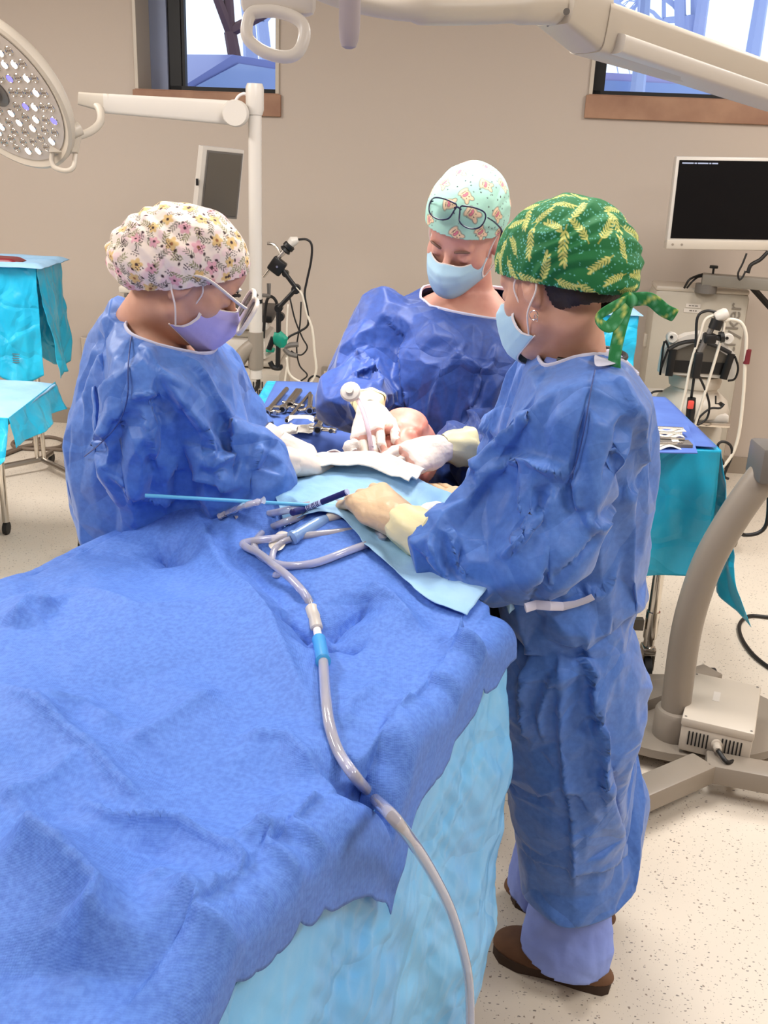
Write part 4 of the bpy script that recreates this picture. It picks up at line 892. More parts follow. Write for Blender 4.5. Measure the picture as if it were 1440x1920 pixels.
# --- surgeon at the head end, facing the camera, mint cap with glasses pushed up
hcM = U(872, 438, 2.42); HM = frame((-.40, -.74, -.46), (.10, -.30, 1))
nbM = U(885, 572, 2.52)
wm = U(694, 768, 2.14); hM1 = (wm, U(688, 830, 2.04) - wm, (-.45, -.7, .45), -1, [(.25, .4, .3), (.3, .45, .3), (.35, .5, .35), (.4, .6, .4)], (.55, .2, .35), .04)
wm2 = U(832, 838, 2.02); hM2 = (wm2, U(770, 862, 1.97) - wm2, (-.2, -.75, .75), 1, [(.3, .45, .3), (.35, .5, .35), (.4, .6, .4), (.5, .7, .4)], (.5, .3, .4), .08)
ringsM = [ring(800, 955, 540, 2.50, .10), ring(745, 985, 562, 2.50, .14), ring(712, 1010, 600, 2.48, .18), ring(700, 1020, 660, 2.45, .20), ring(705, 1010, 740, 2.45, .20), ring(715, 1000, 830, 2.46, .19), ring(718, 1000, 920, 2.47, .19), ring(712, 1010, 1050, 2.48, .2), ring(700, 1010, 1250, 2.5, .22), ring(690, 1020, 1400, 2.5, .23), ring(690, 1020, 1500, 2.5, .23)]
bodyM = [(z - .01, x, y, a * .82, b * .72, yw) for z, x, y, a, b, yw in ringsM[:7]] + [(.78, ringsM[7][1], 2.5, .15, .12, 0)]
baseM = np.array([ringsM[7][1], 2.5, 0])
legsM = [[(baseM[0] - .09, 2.5, .80), (baseM[0] - .10, 2.5, .46), (baseM[0] - .11, 2.5, .09)], [(baseM[0] + .09, 2.5, .80), (baseM[0] + .1, 2.5, .46), (baseM[0] + .11, 2.5, .09)]]
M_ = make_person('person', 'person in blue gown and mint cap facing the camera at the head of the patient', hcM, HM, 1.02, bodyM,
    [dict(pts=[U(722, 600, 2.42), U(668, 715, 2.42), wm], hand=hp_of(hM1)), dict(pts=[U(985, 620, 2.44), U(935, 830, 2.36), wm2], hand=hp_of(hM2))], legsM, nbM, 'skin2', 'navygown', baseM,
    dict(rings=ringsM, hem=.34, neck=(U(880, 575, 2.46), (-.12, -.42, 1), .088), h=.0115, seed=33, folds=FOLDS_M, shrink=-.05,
         sleeves=[sl((730, 610, 2.44, .085), (688, 690, 2.42, .082), (664, 735, 2.30, .072), (693, 761, 2.165, .033)),
                  sl((985, 640, 2.44, .09), (955, 760, 2.40, .085), (925, 850, 2.26, .078), (842, 838, 2.04, .033))]))
M_.hc, M_.H = hcM, HM; hpM = lambda x, y, z: hcM + HM @ np.array([x, y, z])
gl(M_, hM1, U(686, 742, 2.22), cm='cuff', cufflen=.035); gl(M_, hM2, U(900, 838, 2.08), cm='cuff', cufflen=.065, mouth=.040)
def pat_mint(V, N, q):
    C = np.tile(np.array(L(176, 226, 210)), (len(V), 1)); rs = np.random.RandomState(2); dk = L(60, 44, 60); cr = L(244, 214, 180); pk = L(226, 130, 150)
    for i in rs.permutation(len(V))[:170]: stamp(V, N, C, i, rs.rand() * 6, .004, lambda s, t: [(ellm(s, t, 0, 0, 0, .0022, .0008), dk), (ellm(s, t, 0, 0, 1.57, .002, .0008), dk)])
    def crea(s, t):
        o = []
        for g, c in ((.0012, dk), (0, cr)): o += [(ellm(s, t, 0, 0, 0, .010 + g, .0125 + g), c), (ellm(s, t, -.006, .012, .5, .004 + g, .006 + g), c), (ellm(s, t, .006, .012, -.5, .004 + g, .006 + g), c), (ellm(s, t, 0, -.010, 0, .012 + g, .005 + g), c)]
        for g, c in ((.0008, dk), (0, pk)): o += [(ellm(s, t, -.003, -.001, .5, .0038 + g, .0028 + g), c), (ellm(s, t, .003, -.001, -.5, .0038 + g, .0028 + g), c)]
        return o + [(ellm(s, t, x, .007, 0, .0011, .0016), dk) for x in (-.0035, .0035)] + [(ellm(s, t, 0, -.008, 0, .007, .0008), dk)]
    for i in scatter(V, 26, 5, .040): stamp(V, N, C, i, rs.randn() * .4 + 1.6, .024, crea)
    return C
capM = make_cap(M_, [((0, -.004, .048), (.0905, .1135, .096), .01), ((0, -.02, .085), (.055, .07, .062), .06)], (.030, .30), pat_mint, label='mint printed cap', wr_=.003)
P = [('ell', hpM(0, -.004, .040), np.array([.0900, .1130, .1]), HM, .01, False)]; V, F = prim_mesh(P, .004); q = (V - hcM) @ HM; zz = q[:, 2] - .30 * q[:, 1]; V, F = cut_open(V, F, (zz < .010) | (zz > .036)); o = raw('cap_band', V + normals(V, F) * .003, F, mat('beige_cap_band', L(226, 204, 186), .8), capM); mod_solid(o, .0025); o['label'] = 'beige sweatband'
P = [('ell', hpM(0, -.01, .022), np.array([.078, .098, .092]), HM, .01, False)]; V, F = prim_mesh(P, .004); q = (V - hcM) @ HM; V, F = cut_open(V, F, (q[:, 2] < -.035) | (q[:, 2] > .05) | (q[:, 1] > .018 + .3 * q[:, 2])); raw('hair', V, F, 'ghair', M_.root)
make_mask(M_, 'mask', (1, -1), hs=1.02, halfw=.070)
for sx in (-1, 1): part('eyebrow', MB().tube(smooth_path([hpM(sx * .016, .100, .019), hpM(sx * .032, .098, .024), hpM(sx * .048, .086, .020)], 4), [.002] + [.0032] * 7 + [.0015], 6), 'ghair', M_.root)
# the round neck binding of his gown
pts = [surf(M_, *q) for q in ((800, 560), (820, 566), (845, 572), (870, 574), (895, 562), (915, 548))]
tilt = .75; a0 = hpM(0, .100, .095)
def TM(x, y, z): yy, zz = y * math.cos(tilt) - z * math.sin(tilt), y * math.sin(tilt) + z * math.cos(tilt); return hpM(x - .014, .098 + yy + .35 * x * 0, .122 + zz)
spectacles('eyeglasses', 'dark blue-rimmed eyeglasses pushed up on the mint cap', TM, mat('navy_rim', L(24, 28, 62), .25), 'glass', .0017, 1.05, True, .0028)

trousers(M_, legsM, mat('navy_scrub_cotton', L(34, 48, 96), .8))
for lg in legsM: clog(M_.root, (lg[2][0] - .02, lg[2][1] - .18, 0), (lg[2][0], lg[2][1] + .09, 0), 'black')
def seam(p, pts, r=.0013):
    q = smooth_path([np.array([x, y, 0.]) for x, y in pts], 5); part('seam', MB().tube(relaxline([surf(p, x, y, .002) for x, y, _ in q]), r, 6), 'navygown', p.gown)
def relaxline(P):
    P = np.array(P)
    for _ in range(2): P[1:-1] = .5 * P[1:-1] + .25 * (P[:-2] + P[2:])
    return list(P)
seam(R_, [(1116, 692), (1108, 730), (1100, 780), (1090, 830), (1078, 875), (1068, 895)])
seam(L_, [(252, 600), (245, 640), (240, 690), (240, 740), (225, 790), (190, 830), (158, 856)])
# ---------------------------------------------------------------- operating table, patient, drapes
TU = np.array([.42, .907, 0]); TU /= np.linalg.norm(TU); TN = np.array([TU[1], -TU[0], 0]); TC = np.array([-.173, 1.554, 0]); ZT_ = 1.05
def TP(s, t, z): return TC + TU * s + TN * t + np.array([0, 0, z])
def st(p): d = np.asarray(p) - TC; return float(d @ TU), float(d @ TN)
def sstep(x): x = np.clip(x, 0, 1); return x * x * (3 - 2 * x)
def hump(s, t):                                  # the body under the drapes
    return .062 * sstep((s + .12) / .34) * np.exp(-(t / .21) ** 2) * (1 - .6 * sstep((s - .34) / .12)) + .022 * np.exp(-(t / .25) ** 2) * sstep((s + 1.5) / .5) + .035 * np.exp(-((s - .13) / .07) ** 2 - ((t + .30) / .07) ** 2)
def zst(x, y, z=ZT_ + .01): return st(UZ(x, y, z))
CREASES = [([(480, 1760), (380, 1700), (250, 1690)], .006, .02), ([(60, 1330), (160, 1330), (240, 1380)], .006, .015), ([(720, 1280), (660, 1330), (640, 1380)], .005, .02), ([(440, 1380), (540, 1400), (600, 1460)], .006, .015), ([(350, 960), (420, 1080), (500, 1180), (600, 1390)], .008, .022), ([(390, 1000), (480, 1090), (560, 1180)], -.006, .02), ([(235, 1410), (310, 1365), (425, 1285)], .007, .03), ([(0, 1285), (175, 1425), (285, 1550)], .009, .016),
    ([(150, 1510), (200, 1560), (340, 1572), (430, 1625), (535, 1735)], .008, .009), ([(470, 1575), (525, 1610), (585, 1690)], .009, .014), ([(600, 1188), (520, 1160)], -.012, .012), ([(600, 1188), (700, 1140)], -.012, .012), ([(600, 1192), (540, 1215)], -.010, .012), ([(600, 1195), (690, 1212)], -.01, .014),
    ([(855, 1205), (885, 1225), (914, 1258)], .014, .012), ([(914, 1258), (850, 1300)], .008, .02), ([(685, 1425), (730, 1450), (775, 1490)], -.02, .02), ([(690, 1425), (660, 1450), (625, 1470)], -.012, .014), ([(0, 1600), (110, 1680), (190, 1760), (150, 1860)], .02, .03), ([(20, 1180), (60, 1140), (110, 1150)], .01, .02),
    ([(680, 1120), (730, 1150), (790, 1200)], .006, .012), ([(800, 1310), (780, 1370), (770, 1420)], .007, .03), ([(300, 1010), (345, 1050)], -.014, .014), ([(480, 1030), (560, 1010)], -.012, .016), ([(330, 950), (440, 975), (500, 1010)], .012, .02), ([(310, 1700), (420, 1790), (480, 1880)], .012, .03), ([(620, 1500), (590, 1560), (600, 1620)], .006, .02),
    ([(120, 1100), (260, 1160), (400, 1150)], .005, .03), ([(160, 1420), (60, 1500), (0, 1520)], .006, .018), ([(430, 1630), (500, 1570), (560, 1480)], .005, .02)]
CR_ = [([zst(*q) for q in pl], a, w) for pl, a, w in CREASES]
def creases(S, T):
    h = np.zeros_like(S)
    for pl, a, w in CR_:
        dm = np.full(S.shape, 9.0); fade = np.ones_like(S); nseg = len(pl) - 1
        for i in range(nseg):
            A, B = np.array(pl[i]), np.array(pl[i + 1]); ab = B - A; L2 = ab @ ab; tt = np.clip(((S - A[0]) * ab[0] + (T - A[1]) * ab[1]) / L2, 0, 1); d = np.hypot(S - A[0] - tt * ab[0], T - A[1] - tt * ab[1])
            g = (i + tt) / nseg; m = d < dm; dm = np.where(m, d, dm); fade = np.where(m, np.clip(np.minimum(g, 1 - g) * 5, .15, 1), fade)
        W = w * 2.6 + .015; h += 1.6 * a * fade * (1.3 * np.clip(1 - dm / W, 0, 1) + .9 * np.exp(-dm / (w * .45)))
    return h
def Hz(s, t):
    s = np.atleast_1d(np.asarray(s, float)); t = np.atleast_1d(np.asarray(t, float)); P = np.stack([s, t, np.zeros_like(s)], -1)
    fl = .026 * (crumple(P, 2.0, 77, 2) + .2) + .009 * crumple(P, 5.0, 78, 2) + .0018 * crumple(P, 18, 79, 3)
    return ZT_ + hump(s, t) + creases(s, t) + fl
def chest(s, t):
    s_n = np.interp(t, [-.31, -.2, -.05, .1, .22, .345], [.30, .19, .13, .11, .02, -.03]); return .016 * float(sstep((s - s_n + .02) / .03)) if abs(t) < .345 and s < .5 else 0.0
def onsheet(x, y, off=0.0, lim=.4):
    z = ZT_
    for _ in range(8):
        p = UZ(x, y, z); s, t = st(p); z = float(Hz(s, np.clip(t, -lim, lim))[0]) + chest(s, t) + off
    return UZ(x, y, z)
ot = thing('operating_table', 'operating table under the blue drape, with its wheeled grey base', 'operating table', tuple(TP(-.4, 0, 0)))
part('base', MB().box(TP(-.4, 0, .12), (.5, .9, .14), np.stack([TN, TU, [0, 0, 1]], 1), .03), 'grey', ot)
part('column', MB().box(TP(-.4, 0, .5), (.22, .3, .64), np.stack([TN, TU, [0, 0, 1]], 1), .03), 'steel', ot)
part('table_top', MB().box(TP(-.35, 0, .86), (.56, 2.3, .06), np.stack([TN, TU, [0, 0, 1]], 1), .01), 'steel', ot)
part('mattress', MB().box(TP(-.35, 0, .925), (.56, 2.3, .07), np.stack([TN, TU, [0, 0, 1]], 1), .025), 'rubber', ot)
part('armboard', MB().box(TP(-.85, 0, .90), (.70, 1.3, .05), np.stack([TN, TU, [0, 0, 1]], 1), .015), 'rubber', ot)
for a in (-.3, .3):
    for b_ in (-.85, .05): part('caster', MB().lathe(TP(b_, a * .8, .05) - TN * .02, [(.05, 0), (.05, .04)], 16, TN), 'rubber', ot)
# blue sheet: across the top and a hand's width over the right side
ns, na = 340, 236
sg_ = np.linspace(-1.45, .22, ns); G = np.zeros((ns, na, 3))
def over(s): return np.interp(s, [-1.5, -.77, -.64, -.52, -.387, -.35, -.28, -.17, -.08, 0, .2], [.09, .09, .10, .135, .155, .135, .13, .12, .10, .08, .08])
for i, s0 in enumerate(sg_):
    ovl = .42; ovr = over(-1.45 + (s0 + 1.45) / 1.67 * 1.47)
    a = np.linspace(-(.40 + ovl), .40 + ovr, na); s_end = np.interp(a, [-.8, -.40, -.2, .0, .2, .4], [.16, .20, .2, .16, .10, .02]); s = np.minimum(s0, 9) + 0 * a
    k = (s0 + 1.45) / 1.67; s = -1.45 + k * (s_end + 1.45); R_c = .035
    t = np.clip(a, -.40, .40); z = Hz(s, t); dn = np.maximum(np.abs(a) - .40, 0); th = np.minimum(dn / R_c, math.pi / 2); out = R_c * np.sin(th); down = R_c * (1 - np.cos(th)) + np.maximum(dn - R_c * math.pi / 2, 0)
    edgez = z - down; wav = .012 * np.sin(s * 13 + 1) * np.clip(dn / .2, 0, 1) + .008 * crumple(np.stack([s, a, 0 * a], -1), 5, 3, 3) * np.clip(dn / .08, 0, 1)
    tt = t + np.sign(a) * (out - R_c + wav + .012) * (dn > 0) - np.sign(a) * R_c * (np.clip((np.abs(a) - .36) / .04, 0, 1)) * (dn <= 0) * .9
    endd = np.clip((s - (s_end - .02)) / .02, 0, 1) * 0
    G[i] = TC + s[:, None] * TU + tt[:, None] * TN + np.stack([0 * z, 0 * z, edgez - endd], -1)
dr = part('blue_drape', MB().grid(G), 'sheet', None, angle=None) if False else raw('blue_drape', *(lambda m: (m.v, m.f))(MB().grid(G)), 'sheet')
tag(dr, 'large bright blue drape sheet spread over the patient and operating table in the foreground', 'drape'); mod_solid(dr, .0014, 1)
# turquoise plastic sheet hanging down the right side
ns, nz = 300, 110; G = np.zeros((ns, nz, 3))
for i, s0 in enumerate(np.linspace(-1.35, .10, ns)):
    h = np.linspace(0, 1, nz); zb = .37 + .03 * math.sin(s0 * 9); z = 1.0 - h * (1.0 - zb); s = s0 + .02 * h * np.sin(s0 * 7)
    P = np.stack([s, z * .8, 0 * z], -1); fl = .010 + .026 * crumple(P, 2.2, 41, 2) * (.35 + .65 * h) + .009 * crumple(P, 9, 42, 3) + .004 * crumple(P, 24, 43, 3) * (1 + 2 * np.exp(-((h - .16) / .12) ** 2))
    fl = fl + .012 * np.sin(s0 * 15 + 3 * h) * h
    bend = np.clip((s0 - .055) / .045, 0, 1); t = .388 + fl * np.clip(h * 3.2, .15, 1) + .015 * h - bend * .05
    G[i] = TC + s[:, None] * TU + t[:, None] * TN + np.stack([0 * z, 0 * z, z], -1)
dr2 = raw('side_drape', *(lambda m: (m.v, m.f))(MB().grid(G)), 'lturq'); mod_solid(dr2, .001)
tag(dr2, 'pale turquoise plastic drape hanging down the right side of the operating table', 'drape')
# patient: only the face is uncovered
hcP = U(750, 860, 2.13); HP_ = frame((-.12, -.42, .9), (.40, .86, .5))
pt = thing('person', 'person lying under the drapes, only the pink face between the gloved hands showing', 'person', tuple(TP(0, 0, .96)))
Pp = head_prims(hcP, HP_, .98); lo, hi = bounds(Pp, .1); lo = np.minimum(lo, TP(-1.2, -.2, .93)); hi = np.maximum(hi, TP(.4, .3, 1.2)); lo = np.minimum(lo, TP(-1.2, .3, .93)); F = Field(lo - .05, hi + .05, .006)
put(F, Pp); F.cap(hcP + HP_ @ np.array([0, -.02, -.06]), TP(.27, 0, 1.03), .05, .06, .03)
F.ell(TP(.14, 0, .99), (.16, .20, .085), np.stack([TN, TU, [0, 0, 1]], 1), .05); F.ell(TP(-.25, 0, .985), (.14, .25, .045), np.stack([TN, TU, [0, 0, 1]], 1), .06)
for q in (-.09, .09): F.cap(TP(-.4, q, .985), TP(-1.15, q, .98), .045, .04, .03)
F.ell(hcP + HP_ @ np.array([0, .10, -.064]), (.021, .022, .012), HP_, .006, True)
V, Fc = F.mesh(); raw('body', relax(V, Fc, 1, .3), Fc, 'tissue', pt)
V, Fc = prim_mesh([('ell', hcP + HP_ @ np.array([0, -.02, .035]), np.array([.081, .098, .094]), HP_, .01, False)], .005); q = (V - hcP) @ HP_; V, Fc = cut_open(V, Fc, (q[:, 1] > .03 + .3 * (q[:, 2] - .05)) | (q[:, 2] < -.05)); raw('hair', V, Fc, mat('brown_hair', L(120, 84, 74), .7), pt)
# pale blue paper drape over the chest, turned up to white towels at the throat
ns, nt_ = 130, 150; G = np.zeros((ns, nt_, 3))
for i in range(ns):
    k = i / (ns - 1); t = np.linspace(-.31, .345, nt_); s_n = np.interp(t, [-.31, -.2, -.05, .1, .22, .345], [.30, .19, .13, .11, .02, -.03]) + .012 * np.sin(t * 40); s_f = .37 - .10 * np.abs(t / .35) ** 2.5
    s = s_n + k * (s_f - s_n); z = Hz(s, t) + .007 + .010 * (crumple(np.stack([s, t, 0 * t], -1), 5, 51, 2) + .4) + .003 * crumple(np.stack([s, t, 0 * t], -1), 18, 52, 3)
    z = z - .09 * np.clip((np.abs(t) - .27) / .08, 0, 1) ** 2 * (s > .2); G[i] = TC + s[:, None] * TU + t[:, None] * TN + np.stack([0 * z, 0 * z, z], -1)
pd = raw('chest_drape', *(lambda m: (m.v, m.f))(MB().grid(G)), 'paperblue'); mod_solid(pd, .001, 1); tag(pd, 'pale blue paper drape over the chest, brightly lit by the surgical lamp', 'drape')
ns, nt_ = 40, 90; G = np.zeros((ns, nt_, 3))
for i in range(ns):
    k = i / (ns - 1); t = np.linspace(-.20, .10, nt_); s = .30 + .08 * k + .012 * np.sin(t * 31) * (1 - k) + 0 * t; z = Hz(.30 + .05 * k + 0 * t, t) + .024 + .006 * np.sin(k * 9 + 3 * t) + .008 * crumple(np.stack([s, t, 0 * t], -1), 9, 61, 3) 
    G[i] = TC + s[:, None] * TU + t[:, None] * TN + np.stack([0 * z, 0 * z, z], -1)
tw = raw('towel', *(lambda m: (m.v, m.f))(MB().grid(G)), 'gauze'); mod_solid(tw, .002, 1); tag(tw, 'white folded towel across the throat of the patient under the lamp', 'towel')

# suction tubing
R0 = .0068
def tubing(pts, r=R0, off=.009): return [onsheet(x, y, o) if not isinstance(x, np.ndarray) else x for x, y, o in pts]
sq_ = thing('suction_tube', 'long clear suction tube looped on the drapes and running off the right edge', 'tube', tuple(onsheet(590, 1190, 0)))
a1 = tubing([(648, 948, .02), (612, 955, .018), (542, 976, .012), (501, 993, .010), (481, 1012, .009), (478, 1028, .009), (494, 1046, .009), (532, 1060, .009), (589, 1056, .009), (650, 1034, .010), (705, 1014, .010), (718, 1003, .012), (690, 995, .012), (636, 998, .012), (577, 1004, .012), (500, 1011, .012), (458, 1018, .012), (462, 1026, .014), (485, 1037, .018), (513, 1059, .022), (545, 1085, .016), (572, 1115, .010), (586, 1142, .010)])
def hollow(mb, pts, r): return mb.tube(pts, r, 14).tube(pts, r * .62, 10)
part('tube_coil', MB().tube(smooth_path(a1, 7), R0, 14), 'tube', sq_)
rp = TP(0, .40, 0)
def side(x, y, o=.43): return UPL(x, y, TC + TN * o, TN)
a2 = tubing([(606, 1238, .010), (608, 1270, .009), (611, 1310, .009), (618, 1360, .009), (635, 1410, .010), (665, 1455, .011), (700, 1495, .012), (735, 1530, .02)]) + [side(778, 1585, .455), side(812, 1640, .452), side(842, 1700, .452), side(862, 1760, .452), side(876, 1820, .45), side(881, 1880, .45), side(879, 1950, .45), side(860, 2060, .45)]
part('tube_run', MB().tube(smooth_path(a2, 8), .0072, 14), 'tube', sq_)
c1, c2, c3, c4, c5 = [onsheet(x, y, .011) for x, y in ((584, 1138), (594, 1180), (598, 1200), (602, 1198), (606, 1240))]
ax_ = c2 - c1; ln = np.linalg.norm(ax_); part('white_connector', MB().lathe(c1, [(.0085, 0), (.0105, .003), (.0105, ln * .5), (.0095, ln * .55), (.0098, ln - .002), (.008, ln)], 18, ax_), 'white', sq_)
part('tube_neck', MB().tube([c2, c3], .0062, 12), 'maskw', sq_)
ax_ = c5 - c3; ln = np.linalg.norm(ax_); part('blue_connector', MB().lathe(c3, [(.0095, -.002), (.0105, 0), (.0098, .004), (.0098, ln - .005), (.0108, ln), (.009, ln + .001)], 18, ax_), mat('blue_connector_plastic', L(70, 160, 220), .25), sq_, label='translucent blue connector')
a3 = tubing([(652, 944, .03), (600, 943, .03), (542, 956, .026), (490, 966, .02), (440, 974, .012)]); s2 = thing('suction_tube', 'short run of clear tube between the pen and the blue rod', 'tube', tuple(onsheet(540, 965, 0))); part('tube_body', MB().tube(smooth_path(a3, 8), R0, 14), 'tube', s2)
a4 = tubing([(408, 970, .010), (430, 960, .012), (460, 948, .02), (495, 938, .03)]); s3 = thing('clear_pouch', 'crinkled clear plastic sleeve left of the looped tube', 'pouch', tuple(onsheet(450, 965, 0)))
part('sleeve', MB().tube(smooth_path(a4, 6), [.006 + .004 * abs(math.sin(i * 1.3)) for i in range(19)], 12, sq=.6), 'tube', s3)
# suction handle
yk = thing('suction_wand', 'translucent blue suction handle with white tip lying inside the tube loop', 'suction handle', tuple(onsheet(575, 990, 0)))
h0, h1, h2 = onsheet(546, 1010, .016), onsheet(613, 972, .028), onsheet(640, 962, .032); ax_ = h1 - h0; ln = np.linalg.norm(ax_)
part('grip', MB().lathe(h0, [(.009, 0), (.0125, .002), (.0125, .008), (.011, .010), (.0115, ln * .75), (.009, ln * .93), (.007, ln)], 18, ax_), 'clearblue', yk)
ax2 = h2 - h1; l2 = np.linalg.norm(ax2); part('tip', MB().lathe(h1, [(.0065, 0), (.0085, .003), (.0088, l2 * .8), (.0075, l2)], 16, ax2), 'white', yk)
part('stem', MB().tube(smooth_path([h0, onsheet(528, 1018, .012), onsheet(514, 1032, .010), onsheet(510, 1050, .010), onsheet(512, 1062, .010)], 5), .0058, 12), 'tube', yk)
b0 = onsheet(518, 1078, .006); part('end_bead', MB().lathe(b0 - np.array([0, 0, .006]), [(.002, 0), (.007, .004), (.006, .009), (.002, .012)], 12), 'tube', yk)
# pen
pn = thing('marker_pen', 'navy-capped surgical marker pen held under the beige gloved hand', 'pen', tuple(onsheet(590, 950, 0)))
p0_, p1_, p2_ = onsheet(548, 961, .035), onsheet(570, 955, .038), onsheet(652, 922, .045); ax_ = p1_ - p0_; ln = np.linalg.norm(ax_)
navy = mat('navy_plastic', L(24, 26, 96), .35)
part('cap', MB().lathe(p0_, [(.004, 0), (.0062, .0015), (.0064, ln)], 14, ax_), navy, pn); ax_ = p2_ - p1_; part('barrel', MB().lathe(p1_, [(.0052, 0), (.0052, np.linalg.norm(ax_))], 14, ax_), mat('clear_barrel', L(190, 200, 235), .3), pn)
mb = MB()
for k in range(9): mb.lathe(p1_ + ax_ * (.06 + .035 * k), [(.0054, 0), (.0054, .0022 if k % 3 else .0012)], 10, ax_)
mb.lathe(p1_ + ax_ * .42, [(.0055, 0), (.0055, np.linalg.norm(ax_) * .55)], 14, ax_); part('printing', mb, navy, pn)
# long pale blue rod
r0_, r1_ = UZ(272, 929, 1.155), UZ(832, 962, 1.125)
for q in (0,):
    rd = raw('blue_rod', *(lambda m: (m.v, m.f))(MB().tube([r0_, r1_], .0034, 12)), 'tipblue'); tag(rd, 'long thin pale blue rod lying across the chest drape under the beige glove', 'rod')
# paper slip, gauzes
G = np.array([[onsheet(x, y, .006 + .004 * ((i + j) % 2)) for j, (x, y) in enumerate(r)] for i, r in enumerate([[(522, 994), (510, 1010), (500, 1022)], [(538, 996), (524, 1014), (512, 1034)], [(548, 1004), (536, 1018), (530, 1032)]])])
pp = raw('paper_slip', *(lambda m: (m.v, m.f))(MB().grid(G)), 'gauze'); mod_sub(pp, 2); tag(pp, 'small folded white paper slip under the suction handle stem', 'paper')
def wad(name, label, c, r, seed, R=None, m='gauze'):
    V, F = prim_mesh([('ell', np.array(c), np.array(r), np.eye(3) if R is None else R, .01, False)], max(min(r) / 3, .0025), max(r) * .3 + .02); V = V + normals(V, F) * (min(r) * .9 * crumple(V, .35 / max(r), seed, 3) + min(r) * .5 * crumple(V, .9 / max(r), seed + 1, 3))[:, None]
    o = raw(name, V, F, m); return tag(o, label, 'gauze')
c = onsheet(806, 958, .014); wad('gauze_swab', 'crumpled white gauze swab on the chest drape beside the resting fingers', c, (.018, .045, .012), 4, np.stack([TN, TU, [0, 0, 1]], 1))
# breathing tube held by the surgeon at the head end
et = thing('breathing_tube', 'pink-tinted clear breathing tube with white end piece held over the face', 'tube', tuple(U(697, 870, 2.0)))
ep = [U(657, 735, 2.10), U(668, 745, 2.09), U(682, 775, 2.05), U(692, 815, 2.01), U(697, 850, 1.99), U(699, 872, 2.0)]
part('tube_body', MB().tube(smooth_path(ep, 6), .0050, 12), mat('pink_clear_tube', (.95, .75, .85), .15, trans=.5, ior=1.2), et)
d = ep[0] - ep[2]; d /= np.linalg.norm(d); part('end_piece', MB().lathe(ep[0] - d * .006, [(.006, 0), (.008, .004), (.021, .008), (.022, .014), (.019, .018), (.008, .020), (.008, .026)], 18, FW * -1 + d * .3), 'white', et)
part('depth_marks', MB().lathe(U(697, 850, 1.99), [(.0054, -.001), (.0054, .001)], 10, (0, .3, 1)).lathe(U(696, 838, 1.995), [(.0054, -.001), (.0054, .001)], 10, (0, .3, 1)), navy, et)
wc = raw('white_cord', *(lambda m: (m.v, m.f))(MB().tube(smooth_path([U(600, 862, 1.98), U(612, 850, 2.0), U(628, 845, 2.0), U(642, 851, 2.0), U(655, 849, 2.0), U(668, 842, 1.99)], 6), .0026, 8)), 'maskw'); tag(wc, 'thin white cord running between the two pairs of gloved hands', 'cord')
wad('gauze_swab', 'white folded swab tucked beside the face under the right-angled gloved hand', U(662, 838, 2.03), (.016, .016, .02), 8)
# ---------------------------------------------------------------- instrument table behind the surgeons
def Mf(mb): return (mb.v, mb.f)
ZT2 = .92; XL, XR, YF, YB = -.44, 1.00, 2.93, 3.60
it = thing('instrument_table', 'steel instrument table on casters under a turquoise drape behind the surgeons', 'table', ((XL + XR) / 2, (YF + YB) / 2, 0))
part('table_top', MB().box(((XL + XR) / 2, (YF + YB) / 2, ZT2 - .04), (XR - XL - .06, YB - YF - .06, .03), None, .005), 'steel', it)
for lx in (XL + .1, XR - .06):
    for ly in (YF + .24, YB - .08):
        lg = part('leg', MB().lathe((lx, ly, .14), [(.019, 0), (.019, .5), (.0165, .5), (.0165, .74)], 20).lathe((lx, ly, .17), [(.0235, 0), (.0235, .10), (.021, .10)], 20), 'chrome', it)
        cs = part('caster', MB().lathe((lx - .012, ly, .05), [(.05, 0), (.05, .024)], 20, (1, 0, 0)), 'rubber', lg)
        part('fork', MB().box((lx, ly, .125), (.046, .06, .03), None, .008).box((lx - .018, ly, .085), (.005, .04, .07)).box((lx + .02, ly, .085), (.005, .04, .07)), 'steel', lg)
mb = MB(); mb.box(((XL + XR) / 2, YF + .24, .22), (XR - XL - .18, .025, .04)); mb.box(((XL + XR) / 2, YB - .08, .22), (XR - XL - .18, .025, .04)); part('stretcher', mb, 'dsteel', it, False)
part('shelf', MB().box(((XL + XR) / 2, (YF + YB) / 2 + .08, .2), (XR - XL - .2, .28, .012)), 'dsteel', it, False)
# drape skirts: front, right side, back
def skirt(name, label, A, B, nrm, z0, zf, m, seed, amp=.03, freq=3.0, ns=130, nz=60, flare=.05, endl=0, endr=0):
    A, B, nrm = np.array(A, float), np.array(B, float), np.array(nrm, float); Lh = np.linalg.norm(B - A); d = (B - A) / Lh; G = np.zeros((ns, nz, 3))
    for i in range(ns):
        k = i / (ns - 1); h = np.linspace(0, 1, nz); zb = zf(k); z = z0 - h * (z0 - zb); P = np.stack([k * Lh + 0 * h, z * .5, 0 * z], -1)
        o = flare * h + amp * crumple(P, freq, seed, 2) * (h ** .8) + amp * .35 * crumple(P, freq * 3, seed + 1, 3) * np.clip(h * 4, 0, 1) + amp * .8 * np.sin(k * Lh * 14 + seed) * h ** 1.5
        x = k * Lh - endl * h * (1 - k) + endr * h * k; G[i] = A + d * x[:, None] + nrm * np.maximum(o, .002)[:, None]; G[i, :, 2] = z
    return MB().grid(G)
tq = thing('table_drape', 'turquoise plastic drape hanging around the instrument table', 'drape', ((XL + XR) / 2, YF, .4))
zA = UZ  # front hem follows the photograph's height
zh = U(1250, 1085, 2.9)[2]
mod_solid(part('front_panel', skirt('', '', (XL, YF, 0), (XR, YF, 0), (0, -1, 0), ZT2, lambda k: zh - (.10 if k > .97 else 0), 'turq', 5, .022, 2.6, flare=.02, endr=.02), 'turq', tq), .001)
